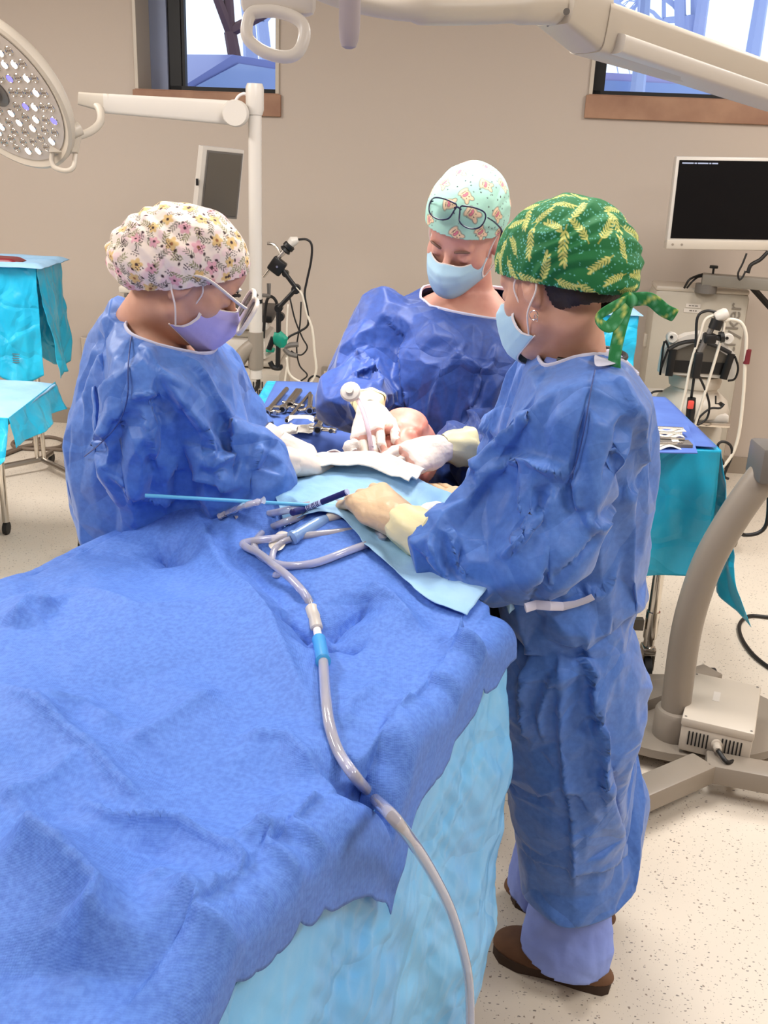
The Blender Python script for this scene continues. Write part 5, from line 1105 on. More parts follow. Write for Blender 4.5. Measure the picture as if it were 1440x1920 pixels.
mod_solid(part('side_panel', skirt('', '', (XR, YF, 0), (XR, YB, 0), (1, 0, 0), ZT2, lambda k: zh - .12 * (1 - k) ** 3 - .02, 'turq', 9, .045, 3.0, flare=.13, endl=.06), 'turq', tq), .001)
mod_solid(part('side_panel', skirt('', '', (XL, YF, 0), (XL, YB, 0), (-1, 0, 0), ZT2, lambda k: zh, 'turq', 19, .03, 3.0, flare=.05), 'turq', tq), .001)
mod_solid(part('back_panel', skirt('', '', (XL, YB, 0), (XR, YB, 0), (0, 1, 0), ZT2, lambda k: .3, 'turq', 15, .03, 2.6), 'turq', tq), .001)
part('top_panel', MB().box(((XL + XR) / 2, (YF + YB) / 2, ZT2 - .004), (XR - XL, YB - YF, .006)), 'turq', tq)
# blue cover sheet on the table with the left part rolled over the front
ns, nt_ = 90, 60; G = np.zeros((ns, nt_, 3))
for i in range(ns):
    x = XL + .035 + (XR - XL - .045) * i / (ns - 1); v = np.linspace(-.16 if x < .6 else 0, YB - YF - .035, nt_); y = YF + np.maximum(v, 0); P = np.stack([x + 0 * v, v, 0 * v], -1)
    z = ZT2 + .006 + .004 * crumple(P, 5, 8, 3) + .004; dn = np.maximum(-v, 0); z = z - np.where(dn < .03, dn * dn * 14, dn - .0174); y = y - np.minimum(dn, .045) * .9 - .018 * np.sin(x * 16) * np.clip(dn * 8, 0, 1) - .006
    if x >= .6: y = YF + .004 + v
    G[i] = np.stack([x + 0 * v, y, z], -1)
bs = raw('table_cover', *Mf(MB().grid(G)), 'tablesheet'); mod_solid(bs, .001); tag(bs, 'blue fabric cover sheet on top of the instrument table', 'sheet')
TZ = ZT2 + .014
def tz(x, y, z=TZ): return UZ(x, y, z)
cv = lambda X, Y: (440 + X / 5.54, 700 + Y / 5.54)
def tool(sh0, sh1, bar, label, r=.0085, bore=True, name='steel_trocar'):
    a, b_ = tz(*cv(*sh0), TZ + .016), tz(*cv(*sh1), TZ + .014); root = thing(name, label, 'surgical instrument', tuple(np.minimum(a, b_)), 'steel T-handled instruments on the blue cover'); d = b_ - a; ln = np.linalg.norm(d); d /= ln
    part('shaft', MB().lathe(a, [(r * .8, 0), (r, .001), (r, ln)], 16, d), 'dsteel', root)
    if bore:
        hb = part('hub', MB().lathe(b_ - d * .022, [(r, 0), (r * 1.5, .004), (r * 1.6, .02), (r * 1.25, .026), (r * 1.25, .03)], 18, d), 'steel', root); part('bore', MB().lathe(b_ + d * .0075, [(r * .95, 0), (r * .95, .0012)], 16, d), 'black', hb)
    if bar:
        c0, c1_ = tz(*cv(*bar[0]), TZ + .012), tz(*cv(*bar[1]), TZ + .012); e = c1_ - c0; le = np.linalg.norm(e); part('crossbar', MB().lathe(c0, [(.004, 0), (.0065, .002), (.0065, le * .3), (.009, le * .33), (.009, le * .48), (.0065, le * .5), (.0065, le * .72), (.008, le * .75), (.008, le - .002), (.004, le)], 16, e), 'steel', root)
        k = c0 + e * .8; part('thumb_screw', MB().lathe(k, [(.004, -.002), (.004, .008), (.0065, .009), (.0065, .015)], 10, (d[0], d[1] - .3, .1)), 'steel', root)
    return root
tool((540, 165), (335, 405), ((205, 375), (480, 410)), 'steel instrument with long shaft and crossbar, leftmost on the blue cover')
tool((650, 178), (500, 372), ((400, 352), (630, 362)), 'steel T-handled instrument second from the left on the blue cover')
tool((680, 180), (580, 322), ((500, 302), (720, 345)), 'short steel instrument overlapping the second one from the left')
tool((785, 205), (548, 485), None, 'thin steel rod instrument crossing the middle group diagonally', r=.0055)
tool((790, 235), (778, 385), ((660, 390), (870, 372)), 'steel T-handled instrument right of the thin diagonal rod')
tool((850, 485), (975, 215), ((850, 208), (1075, 215)), 'steel instrument with its T-bar at the back edge of the table', bore=False)
tool((965, 310), (862, 582), ((772, 562), (1060, 598)), 'steel instrument with crossbar nearest the front edge of the table')
tool((1015, 245), (1045, 475), None, 'thin steel rod lying behind the front T-bar', r=.005, bore=False)
tool((1110, 400), (1020, 500), ((1160, 545), (935, 512)), 'small steel clamp instrument at the right, beside the surgeon in the mint cap', r=.005)
pr = raw('probe', *Mf(MB().tube([tz(*cv(375, 560), TZ + .006), tz(*cv(480, 566), TZ + .006)], .0028, 8)), 'chrome'); tag(pr, 'thin steel probe poking out of the gauze on the blue cover', 'surgical instrument')
c = tz(*cv(690, 520), TZ + .018); wad('gauze_swab', 'folded cream gauze lying in front of the steel instruments', c, (.052, .05, .017), 12); c = tz(*cv(540, 585), TZ + .012); wad('gauze_swab', 'rolled end of cream gauze left of the folded one', c, (.040, .017, .012), 14)
# wrapped instruments at the right end
pap = raw('blue_wrap', *Mf(MB().grid(np.array([[tz(1180, 792, TZ + .002), tz(1290, 797, TZ + .004)], [tz(1150, 848, TZ + .004), tz(1308, 850, TZ + .006)]]))), 'tablesheet', smooth=False); mod_solid(pap, .003); tag(pap, 'folded blue wrap under the wrapped packets at the right end of the table', 'wrap')
for k, (x0, y0, x1, y1, lab) in enumerate(((1215, 806, 1283, 809, 'narrow white instrument packet at the back of the stack near the elbow'), (1225, 816, 1281, 818, 'second white instrument packet in the stack near the elbow'), (1215, 825, 1286, 829, 'wide white peel packet with clear window near the elbow'), (1212, 838, 1282, 836, 'front white packet curling over the grey box near the elbow'))):
    a, b_ = tz(x0, y0, TZ + .02 - .003 * k), tz(x1, y1, TZ + .02 - .003 * k); w_ = np.array([0, .045, 0]); root = thing('instrument_packet', lab, 'packet', tuple(a), 'white instrument packets')
    n_ = 12; G = np.array([[a + (b_ - a) * i / n_ + w_ * (j / 3 - .5) + np.array([0, 0, .006 * math.sin(i * .7 + k)]) for j in range(4)] for i in range(n_ + 1)]); mod_solid(part('wrapper', MB().grid(G), 'gauze', root), .002)
    part('contents', MB().tube([a + [.01, 0, .009], b_ - [.005, 0, -.009]], .004, 8), 'steel', root)
bx = tz(1268, 836, TZ + .008); o = raw('instrument_tray', *Mf(MB().box(bx + [0, .01, 0], (.09, .05, .022), None, .003)), 'dgrey'); tag(o, 'small grey metal box at the end of the packet stack', 'box')

# ---------------------------------------------------------------- right mobile lamp stand
sb = UZ(1262, 1368, .09); rs_ = thing('mobile_lamp_stand', 'grey wheeled lamp stand with thick curved tube rising at the right edge', 'lamp stand', (sb[0], sb[1], 0))
cb = np.array([sb[0], sb[1] - .0, 0]); A = UZ(1165, 1330, .075); B_ = UZ(1392, 1420, .075); rad = .36
bc = UZ(1285, 1345, .07); poly = []
for k in range(40):
    th = 2 * math.pi * k / 40; poly.append((bc[0] + .34 * math.cos(th), bc[1] + .02 + .25 * math.sin(th)))
mb = MB(); mb.add([(x, y, .048) for x, y in poly] + [(x, y, .075) for x, y in poly], [tuple(range(40)), tuple(range(40, 80))] + [(i, (i + 1) % 40, (i + 1) % 40 + 40, i + 40) for i in range(40)]); part('base_plate', mb, 'grey', rs_, angle=30)
def beam(a, b_, w, h): 
    a, b_ = np.array(a, float), np.array(b_, float); d = b_ - a; l = np.linalg.norm(d); d /= l; R = np.stack([d, np.cross([0, 0, 1.], d), [0, 0, 1]], 1); return MB().box((a + b_) / 2, (l, w, h), R, .006)
zb_ = .075
for (x0, y0, x1, y1) in ((1110, 1530, 1318, 1440), (1322, 1436, 1560, 1480), (1180, 1322, 1335, 1268)):
    lg = part('leg', beam(UZ(x0, y0, zb_ + .01), UZ(x1, y1, zb_ + .01), .085, .06), 'grey', rs_)
    e = UZ(x0 if x0 < 1200 and y0 > 1500 else x1, y0 if x0 < 1200 and y0 > 1500 else y1, .03)
    if not (y0 > 1500): part('caster', MB().lathe((e[0] - .02, e[1], .03), [(.03, 0), (.03, .03)], 14, (1, 0, 0)), 'rubber', lg)
part('collar', MB().lathe((sb[0], sb[1], .07), [(.062, 0), (.062, .085), (.056, .095), (.048, .098)], 28), 'grey', rs_)
part('tube_post', MB().tube(smooth_path([(sb[0], sb[1], .10), U(1275, 1260, sb[1]), U(1292, 1160, sb[1] - .01), U(1325, 1060, sb[1] - .02), U(1372, 975, sb[1] - .03), U(1425, 900, sb[1] - .04), U(1475, 845, sb[1] - .04), U(1510, 790, sb[1] - .04), U(1520, 700, sb[1] - .04), U(1530, 560, sb[1] - .04)], 8), .044, 28), 'grey', rs_)
part('clamp', MB().box(U(1448, 865, sb[1] - .05), (.10, .12, .10), None, .01), 'dgrey', rs_)
part('mast', MB().lathe(U(1520, 900, sb[1] - .04), [(.035, 0), (.035, 1.35), (.03, 1.36)], 24), 'white', rs_)
part('sticker', MB().box(UZ(1180, 1380, .0765), (.03, .07, .001), None), 'white', rs_, False)
# power box on the base
pbx = UZ(1350, 1345, .14); yaw = -.38; Rb = np.array([[math.cos(yaw), -math.sin(yaw), 0], [math.sin(yaw), math.cos(yaw), 0], [0, 0, 1.]])
pb = thing('power_box', 'pale grey vented power supply box beside the lamp stand tube', 'power supply', tuple(pbx))
part('housing', MB().box(pbx - [0, 0, .012], (.20, .30, .085), Rb, .006), 'cream', pb); part('lid', MB().box(pbx + [0, 0, .042], (.205, .305, .028), Rb, .006), 'cream', pb)
mb = MB()
for k in list(range(6)) + list(range(9, 15)):
    mb.box(pbx + Rb @ np.array([-.075 + k * .0105, -.151, -.006]), (.004, .004, .045), Rb)
part('vent', mb, 'black', pb, False)
for sx in (-.092, .092): 
    for sy in (-.14, .14): part('screw', MB().lathe(pbx + Rb @ np.array([sx, sy, .0555]), [(.004, 0), (.004, .0012)], 10), 'dgrey', pb)
gp = pbx + Rb @ np.array([.005, -.152, -.004]); part('cable_gland', MB().lathe(gp, [(.016, 0), (.016, .008), (.012, .010), (.012, .03), (.008, .034)], 16, Rb @ np.array([.2, -1, 0])), 'cream', pb)
part('label', MB().box(pbx + Rb @ np.array([-.02, .02, .0565]), (.02, .06, .001), Rb), 'white', pb, False)
g1 = gp + Rb @ np.array([.006, -.034, 0]); cbl = raw('power_cable', *Mf(MB().tube(smooth_path([g1, g1 + [.03, -.03, -.02], UZ(1405, 1398, .06), UZ(1440, 1392, .05), UZ(1500, 1380, .02)], 6), .0065, 8)), 'cable'); tag(cbl, 'black cable leaving the pale power box', 'cable')
cbl = raw('floor_cable', *Mf(MB().tube(smooth_path([UZ(x, y, .009) for x, y in ((1480, 1160), (1440, 1157), (1405, 1155), (1387, 1170), (1390, 1195), (1410, 1225), (1440, 1250), (1490, 1280))], 7), .0075, 8)), 'cable'); tag(cbl, 'black cable looping over the speckled floor at the right edge', 'cable')
cbl = raw('hanging_cable', *Mf(MB().tube(smooth_path([U(1440, 900, 2.95), U(1441, 950, 2.95), U(1436, 985, 2.95), U(1420, 1000, 2.95), U(1395, 1003, 2.95), U(1376, 1000, 2.93), U(1340, 1090, 2.93), U(1310, 1180, 2.9), UZ(1298, 1275, .1)], 6), .0065, 8)), 'cable'); tag(cbl, 'black cable hanging beside the curved lamp stand tube', 'cable')

# right lamp arm across the top of the picture: same stand, spring arm and yoke
la = thing('surgical_lamp_arm', 'big white spring arm and yoke crossing the top right, holding the overhead lamp', 'surgical lamp', tuple(U(1180, 60, 2.1)))
a0_, a1_ = U(1105, 52, 2.12), U(1475, 172, 2.45)
def arm_box(a, b_, h0, h1, w, m, root, name, up=(0, 0, 1)):
    d = b_ - a; l = np.linalg.norm(d); d = d / l; upv = np.array(up, float); upv -= d * (upv @ d); upv /= np.linalg.norm(upv); sd = np.cross(d, upv); n = 20; mb = MB(); vs_ = []
    for i, (q, h) in enumerate(((0, h0), (1, h1))):
        for j in range(n):
            th = 2 * math.pi * j / n; c, s_ = math.cos(th), math.sin(th); e = .35; vs_.append(a + d * l * q + upv * h * np.sign(s_) * abs(s_) ** e + sd * w * np.sign(c) * abs(c) ** e)
    mb.add(vs_, [(j, (j + 1) % n, n + (j + 1) % n, n + j) for j in range(n)] + [tuple(range(n))[::-1], tuple(range(n, 2 * n))]); return part(name, mb, m, root, angle=50)
arm_box(a0_, a1_, .046, .038, .05, 'cream', la, 'spring_arm')
gr_ = arm_box(a0_ + [.03, -.003, -.028], a1_ + [0, 0, -.026], .018, .016, .054, 'white', la, 'arm_cover')
arm_box(U(1040, 14, 2.05), U(1108, 45, 2.12), .030, .052, .045, 'cream', la, 'elbow_joint')
part('joint_ring', MB().ring(U(1042, 16, 2.05), .031, .002, axis=(1, 0, -.4)), 'dgrey', la)
part('joint_screw', MB().lathe(U(1062, 22, 2.005), [(.006, 0), (.006, .003)], 10, (0, -1, 0)), 'dgrey', la)
part('yoke', MB().tube(smooth_path([U(1045, 14, 2.05), U(985, 12, 2.0), U(900, 16, 1.95), U(800, 16, 1.9), U(720, 8, 1.88), U(650, -8, 1.85), U(590, -30, 1.83)], 6), [.030] * 8 + [.026] * 12 + [.022] * 17, 18), 'cream', la)
part('lamp_rim', MB().ring(LAMP_HEAD + [0.02, .02, .04], .30, .022, axis=(.1, .25, 1), n=60, m=12), 'cream', la)
part('lamp_housing', MB().lathe(LAMP_HEAD + [.02, .02, .04], [(.30, -.005), (.29, .03), (.18, .08), (.05, .10)], 48, (-.05, -.1, 1)), 'cream', la)
# sterile grip rod and loop handle below the head
part('grip_rod', MB().lathe(U(654, 92, 1.72), [(.005, 0), (.011, .003), (.0145, .012), (.0165, .03), (.0165, .30)], 20, (0, 0, 1)), mat('pale_lilac_handle', L(160, 150, 154), .5), la)
hc_ = U(519, 52, 1.72)
def roundloop(c, ex, ey, pts, r): return MB().tube(smooth_path([c + ex * x + ey * y for x, y in pts + pts[:2]], 6)[:-6], r, 14, sq=1.5)
px2 = 1.0 / 1050
hl = [(-38, 25), (-5, 27), (30, 16), (44, 0), (42, -25), (30, -43), (8, -47), (-22, -38), (-46, -18), (-48, 6)]
part('loop_handle', MB().tube(smooth_path([hc_ + RT * x * px2 + UP * y * px2 for x, y in hl + hl[:2]], 6), .0095, 14), 'white', la)
part('handle_mount', MB().box(U(522, -8, 1.74), (.115, .03, .055), None, .012), 'white', la)

# ---------------------------------------------------------------- left mobile lamp
YL = 4.3; ll = thing('mobile_surgical_lamp', 'white mobile surgical lamp on a post behind the left surgeon, head lit with LEDs', 'surgical lamp', (U(487, 700, YL)[0], YL, 0))
p_top, p_bot = U(470, 205, YL), U(487, 700, YL); p_top[0] = p_bot[0] = (p_top[0] + p_bot[0]) / 2
zg = U(480, 622, YL)[2]; ztop = p_top[2]; zbt = p_bot[2]
part('post', MB().lathe((p_top[0], YL, zg), [(.028, 0), (.027, ztop - zg)], 24), 'white', ll)
part('post_sleeve', MB().lathe((p_top[0], YL, zbt + .02), [(.031, 0), (.033, .01), (.033, zg - zbt - .02)], 24), 'grey', ll)
part('post_foot', MB().lathe((p_top[0], YL, zbt - .025), [(.02, 0), (.027, .004), (.027, .045)], 24), 'white', ll)
part('tube_post', MB().tube(smooth_path([np.array([p_top[0], YL, zg - .05]), U(455, 665, YL), U(430, 705, YL), U(395, 760, YL), U(370, 850, YL), np.array([U(360, 900, YL)[0], YL, .05])], 6), .032, 20), 'grey', ll)
part('base', MB().lathe((U(360, 900, YL)[0], YL, .03), [(.28, 0), (.28, .03), (.05, .04)], 30), 'grey', ll)
e0, e1 = UZ(112, 1010, .1), UZ(210, 1004, .1)
lg = part('leg', beam(UZ(148, 1012, .10), UZ(330, 985, .10), .06, .05), 'grey', ll); part('caster', MB().lathe(UZ(150, 1022, .035) , [(.035, 0), (.035, .03)], 16, (1, 0, 0)), 'rubber', lg)
part('knuckle', MB().lathe((p_top[0], YL, ztop - .02), [(.03, 0), (.036, .02), (.036, .10), (.03, .115)], 24), 'white', ll)
kn_ = U(444, 213, YL - .03); part('pivot_disc', MB().lathe(kn_, [(.046, 0), (.05, .004), (.05, .05), (.046, .056)], 28, (0, -1, 0)), 'white', ll)
aL0, aL1 = U(440, 212, YL), U(196, 194, YL - .05); arm_box(aL0, aL1, .046, .036, .03, 'white', ll, 'spring_arm')
arm_box(aL1 + [.02, 0, 0], U(150, 185, YL - .05), .036, .024, .028, 'cream', ll, 'arm_end')
part('yoke', MB().tube(smooth_path([U(172, 190, YL - .05), U(187, 205, YL - .08), U(188, 228, YL - .12), U(172, 245, YL - .16), U(145, 255, YL - .2), U(112, 256, YL - .25)], 6), .015, 14), 'cream', ll)
part('power_lead', MB().tube(smooth_path([U(440, 192, YL), U(448, 180, YL), U(460, 176, YL), U(470, 188, YL)], 5), .006, 8), 'maskw', ll)
HCx = U(-6, 172, YL - .35); ndir = -.42 * RT - .74 * UP - .46 * FW; ndir /= np.linalg.norm(ndir)
hr = .305; e1_ = np.cross(ndir, [0, 0, 1.]); e1_ /= np.linalg.norm(e1_); e2_ = np.cross(ndir, e1_)
hd = part('lamp_head', MB().lathe(HCx, [(.10, -.11), (.24, -.085), (.30, -.04), (.318, -.012), (.318, .006), (.306, .012), (.292, .004), (.285, .0)], 64, ndir), 'cream', ll)
part('front_glass', MB().lathe(HCx + ndir * .0015, [(.282, 0), (.282, .002)], 48, ndir), mat('lamp_glass', L(190, 180, 172), .25), hd)
part('centre_handle', MB().lathe(HCx + ndir * .003, [(.055, 0), (.055, .006), (.04, .010), (.034, .012), (.03, .05), (.012, .062)], 28, ndir), 'dgrey', hd)
part('centre_cap', MB().lathe(HCx + ndir * .012, [(.032, 0), (.032, .035), (.022, .052), (.004, .058)], 24, ndir), 'cream', hd)
lw, lb, lo_ = MB(), MB(), MB(); rs = np.random.RandomState(5)
for rr, nn in ((.085, 9), (.125, 14), (.165, 18), (.205, 23), (.243, 27)):
    for k in range(nn):
        th = 2 * math.pi * (k + .5 * (nn % 2)) / nn; c = HCx + ndir * .004 + (e1_ * math.cos(th) + e2_ * math.sin(th)) * rr; sect = int((th * 6 / (2 * math.pi)) % 6)
        lo_.ring(c, .0155, .0022, axis=ndir, n=16, m=6)
        q = rs.rand(); tgt = lw if q < .26 else (lb if q < .36 else None)
        if tgt is not None: tgt.lathe(c, [(.0135, 0), (.0135, .0015)], 14, ndir)
        else:
            for s_ in (-1, 1): lo_.box(c + e1_ * s_ * .005, (.006, .006, .003))
o = part('lens_ring', lo_, 'chrome', hd); o['kind'] = 'stuff'
o = part('lit_led', lw, mat('lit_white_led', (1, 1, 1), .3, emit=((.86, .9, 1), 1.7)), hd); o['kind'] = 'stuff'
o = part('blue_led', lb, mat('lit_blue_led', (.2, .2, 1), .3, emit=((.12, .10, 1), 2.2)), hd); o['kind'] = 'stuff'
part('handle_mount', MB().tube(smooth_path([U(108, 245, YL - .30), U(130, 248, YL - .3), U(150, 240, YL - .28)], 4), .026, 14), 'cream', ll)
hq = U(123, 290, YL - .3); qx = 1 / 500
part('handle_plate', MB().prism([(x * qx, y * qx) for x, y in [(-24, 28), (30, 30), (24, 2), (-28, 2)]], hq, RT, UP, .018), 'cream', ll, False)
part('loop_handle', MB().tube(smooth_path([hq + RT * x * qx + UP * y * qx for x, y in [(-24, 8), (-26, -10), (-20, -24), (0, -30), (14, -24), (18, -5), (18, 8)]], 6), .0095, 12), 'cream', ll)
light('side_lamp_beam', 'SPOT', HCx + ndir * .05, 60, (.93, .95, 1), spot=math.radians(40), blend=.9, rad=.25, aim=HCx + ndir * 3)
# ---------------------------------------------------------------- right: tower cabinet, its arm, monitor and the trolley in front
def wireobj(name, label, pts, r, m, cat='cable', group=None, n=6, root=None):
    mb = MB().tube(smooth_path(pts, n), r, 8)
    if root is not None: return part(name, mb, m, root)
    return tag(raw(name, *Mf(mb), m), label, cat, group)
YT = 5.38; tl_, tr_ = U(1237, 545, YT), U(1412, 553, YT); tb = UZ(1310, 880, .03)
cx0, cx1 = U(1237, 545, YT)[0], U(1412, 560, YT)[0] + .0; zt = U(1320, 548, YT)[2]; slope = (WB[1] - WA[1]) / (WB[0] - WA[0])
RT5 = np.stack([WD, -WN, [0, 0, 1]], 1); ctr = np.array([(cx0 + cx1) / 2, YT + .14, 0])
tw_ = thing('equipment_tower', 'tall pale grey equipment cabinet with vertical lettering standing at the right of the back wall', 'cabinet', tuple(ctr))
Wd = cx1 - cx0
part('cabinet_body', MB().box(ctr + [0, 0, (zt + .06) / 2], (Wd, .24, zt - .06), RT5, .03), mat('tower_shell', L(176, 168, 154), .4), tw_)
fr_ = lambda x, z, o=0: ctr + RT5 @ np.array([x, -.121 - o, z])
part('cabinet_top', MB().box(ctr + [0, 0, zt + .005], (Wd * .98, .23, .03), RT5, .014), 'cream', tw_)
part('side_latch', MB().box(ctr + RT5 @ np.array([-Wd / 2 - .008, -.05, zt - .28]), (.018, .03, .07), RT5, .003), 'cream', tw_)
mb = MB()
for k, w_ in ((0, .075), (1, .09)): mb.box(fr_(-.04 + 0 * k, zt - .075 - k * .026, .001), (w_, .002, .021), RT5)
st_ = part('label_sticker', mb, 'white', tw_, False)
def text(body, loc, size, R, m, root, name='lettering', extrude=.0008):
    c = bpy.data.curves.new(name, 'FONT'); c.body = body; c.size = size; c.extrude = extrude; c.align_x = 'CENTER'; c.align_y = 'CENTER'; t = bpy.data.objects.new(name, c); COL.objects.link(t)
    me = bpy.data.meshes.new_from_object(t.evaluated_get(bpy.context.evaluated_depsgraph_get())); bpy.data.objects.remove(t)
    me.transform(Matrix(np.array(R).tolist()).to_4x4()); o = bpy.data.objects.new(name, me); me.materials.append(M[m] if isinstance(m, str) else m); COL.objects.link(o); o.parent = root; o.location = np.array(loc) - rootloc(root); return o
Rtxt = np.stack([[0, 0, 1.], -WD, WN], 1)                        # reads upwards on the cabinet front
text('stryker', fr_(Wd * .355, zt - .20, .003), .105, Rtxt, mat('grey_lettering', L(120, 112, 102), .5), tw_)
Rh = np.stack([WD, [0, 0, 1.], WN], 1)
mb = MB()
for k, (row, ws_) in enumerate(((.075, (.011, .012, .015)), (.101, (.014, .007, .009)))):
    x_ = -.062 + .006 * k
    for w_ in ws_: mb.box(fr_(x_ + w_ / 2, zt - row, .0025), (w_, .001, .005), RT5); x_ += w_ + .004
part('sticker_text', mb, 'dgrey', tw_, False)
# boom over the cabinet
bm_ = thing('equipment_boom', 'grey horizontal boom on top of the tower cabinet with a black knob', 'boom arm', tuple(U(1340, 530, YT)))
b0_, b1_ = U(1316, 523, YT), U(1475, 536, YT - .1); part('beam', beam(b0_, b1_, .09, .058), mat('boom_grey', L(128, 122, 112), .45), bm_)
part('swivel', MB().lathe(U(1323, 545, YT), [(.055, -.01), (.055, .035)], 24), 'dgrey', bm_)
part('knob', MB().lathe(U(1337, 511, YT), [(.006, -.01), (.006, .02), (.022, .022), (.022, .034), (.018, .036)], 12), 'black', bm_)
part('support_strut', MB().tube([U(1407, 535, YT), U(1452, 585, YT)], .016, 4), 'black', bm_)
wireobj('power_lead', '', [U(1283, 540, YT), U(1292, 525, YT - .02), U(1305, 518, YT), U(1318, 514, YT)], .006, 'cable', root=bm_); wireobj('power_lead', '', [U(1288, 540, YT), U(1298, 528, YT - .02), U(1308, 520, YT), U(1318, 518, YT)], .005, 'cable', root=bm_)
# monitor
YM = 5.15; mt = thing('monitor', 'large white-framed monitor with black screen hanging at the right edge', 'monitor', tuple(U(1360, 380, YM)))
q0, q1, q2 = U(1269, 293, YM), U(1250, 458, YM), U(1470, 296, YM); ex = q2 - q0; ey = q1 - q0; Lx, Ly = np.linalg.norm(ex), np.linalg.norm(ey); ex /= Lx; ey /= Ly; ny = np.cross(ex, ey); ny /= np.linalg.norm(ny)
if ny[1] < 0: ny = -ny
Rm = np.stack([ex, ny, -ey], 1); cm_ = q0 + ex * Lx / 2 + ey * Ly / 2 + ny * .03
part('frame', MB().box(cm_ , (Lx, .05, Ly), Rm, .008), 'white', mt)
part('screen', MB().box(cm_ - ny * .0265 - ey * .006, (Lx - .032, .002, Ly - .045), Rm), 'screen', mt, False)
part('lower_bezel', MB().box(cm_ + ey * (Ly / 2 + .001), (Lx, .055, .045), Rm, .006), 'cream', mt)
for k, dx in enumerate((.03, .075)): part('button', MB().lathe(cm_ + ey * (Ly / 2 + .001) - ex * (Lx / 2 - dx) - ny * .027, [(.006, -.002), (.006, .002)], 10, -ny), 'grey', mt)
mb = MB(); x_ = -Lx / 2 + .03
for w_ in (.055, .012, .05, .010, .028): mb.box(cm_ - ny * .029 - ey * (Ly / 2 - .030) + ex * (x_ + w_ / 2), (w_, .001, .006), Rm); x_ += w_ + .004
part('screen_text', mb, mat('screen_text', (.3, .35, .5), .5, emit=((.5, .55, .7), .3)), mt, False)
wireobj('monitor_cable', 'thin black cable looping below the monitor', [U(1400, 475, YM), U(1392, 495, YM), U(1384, 512, YM), U(1386, 524, YM), U(1392, 520, YM), U(1398, 508, YM)], .005, 'cable')
wireobj('monitor_cable', 'thicker black cable curving from the monitor to the boom', [U(1440, 472, YM), U(1425, 487, YM), U(1408, 497, YM), U(1402, 512, YM)], .010, 'cable')
# trolley with white console
YQ = 4.55; tq_ = thing('equipment_trolley', 'white equipment trolley with domed console in front of the tower', 'trolley', (U(1300, 800, YQ)[0], YQ, 0))
def fbox(mb, x0, x1, y0, y1, Y, depth, bev=.01):
    a = U((x0 + x1) / 2, (y0 + y1) / 2, Y); w_ = abs(U(x1, y0, Y)[0] - U(x0, y0, Y)[0]); h = abs(U(x0, y0, Y)[2] - U(x0, y1, Y)[2]); return mb.box(a + [0, depth / 2, 0], (w_, depth, h), None, min(bev, h / 2.2, w_ / 2.2))
part('tray', fbox(MB(), 1226, 1368, 776, 792, YQ - .15, .5, .01), 'white', tq_); part('tray_rail', fbox(MB(), 1230, 1370, 792, 800, YQ - .17, .5, .004), 'chrome', tq_)
part('column', fbox(MB(), 1262, 1345, 800, 960, YQ, .22, .02), 'cream', tq_); part('base', MB().box((U(1300, 800, YQ)[0], YQ + .1, .07), (.5, .5, .09), None, .03), 'grey', tq_)
cc = U(1297, 752, YQ); part('dome', MB().lathe(cc - [0, 0, .045], [(.165, 0), (.168, .02), (.155, .06), (.12, .09), (.105, .10), (.102, .115), (.112, .12), (.118, .15), (.11, .17), (.05, .18)], 36), 'cream', tq_)
part('side_crank', MB().lathe(U(1351, 757, YQ - .2), [(.009, 0), (.009, .02)], 12, (0, -1, 0)).tube([U(1342, 742, YQ - .2), U(1342, 757, YQ - .2), U(1351, 757, YQ - .2)], .004, 6), 'black', tq_)
for k in (-1, 1):
    part('caster', MB().lathe((U(1300, 800, YQ)[0] + .2 * k, YQ - .1, .03), [(.03, 0), (.03, .025)], 12, (1, 0, 0)), 'rubber', tq_)
# touch panel with straps, lamp knobs
pn_ = thing('console_screen', 'white-framed console screen with black straps and two round lamps on the trolley', 'screen', tuple(U(1312, 660, YQ)))
YC = YQ - .12; P_ = lambda x, y, o=0: U(x, y, YC + o)
ol = [(1238, 700), (1246, 655), (1262, 640), (1290, 628), (1318, 624), (1350, 634), (1374, 658), (1382, 668), (1377, 712), (1310, 706)]
def outline(mb, pts, dz): v = [P_(x, y) for x, y in pts]; k = len(v); return mb.add(v + [p + np.array([0, dz, 0]) for p in v], [tuple(range(k)), tuple(range(k, 2 * k))[::-1]] + [(i, (i + 1) % k, (i + 1) % k + k, i + k) for i in range(k)])
part('casing', outline(MB(), ol, .06), 'white', pn_, False)
part('display', MB().add([P_(1265, 658, -.004), P_(1300, 644, -.004), P_(1330, 646, -.004), P_(1366, 668, -.004), P_(1362, 704, -.004), P_(1262, 698, -.004)], [(0, 1, 2, 3, 4, 5)]), 'screen_grey', pn_, False)
part('dark_band', MB().add([P_(1263, 675, -.008), P_(1364, 681, -.008), P_(1362, 702, -.008), P_(1262, 697, -.008)], [(0, 1, 2, 3)]), 'black', pn_, False)
part('top_hood', MB().tube(smooth_path([P_(1253, 655, -.02), P_(1278, 643, -.02), P_(1312, 640, -.02), P_(1345, 650, -.02), P_(1370, 662, -.02)], 5), .009, 8), 'black', pn_)
for (a, b_) in (((1262, 655), (1254, 705)), ((1372, 663), (1356, 711))): part('strap', MB().tube([P_(*a, -.02), P_(*b_, -.02)], .017, 8, sq=.3, up=(0, 1, 0)), 'black', pn_)
for pts in ([(1253, 655), (1240, 690), (1238, 700), (1246, 640), (1256, 658)], [(1378, 668), (1384, 690), (1378, 710), (1365, 714)]): part('cord_loop', MB().tube(smooth_path([P_(*q, -.02) for q in pts], 5), .005, 6), 'black', pn_)
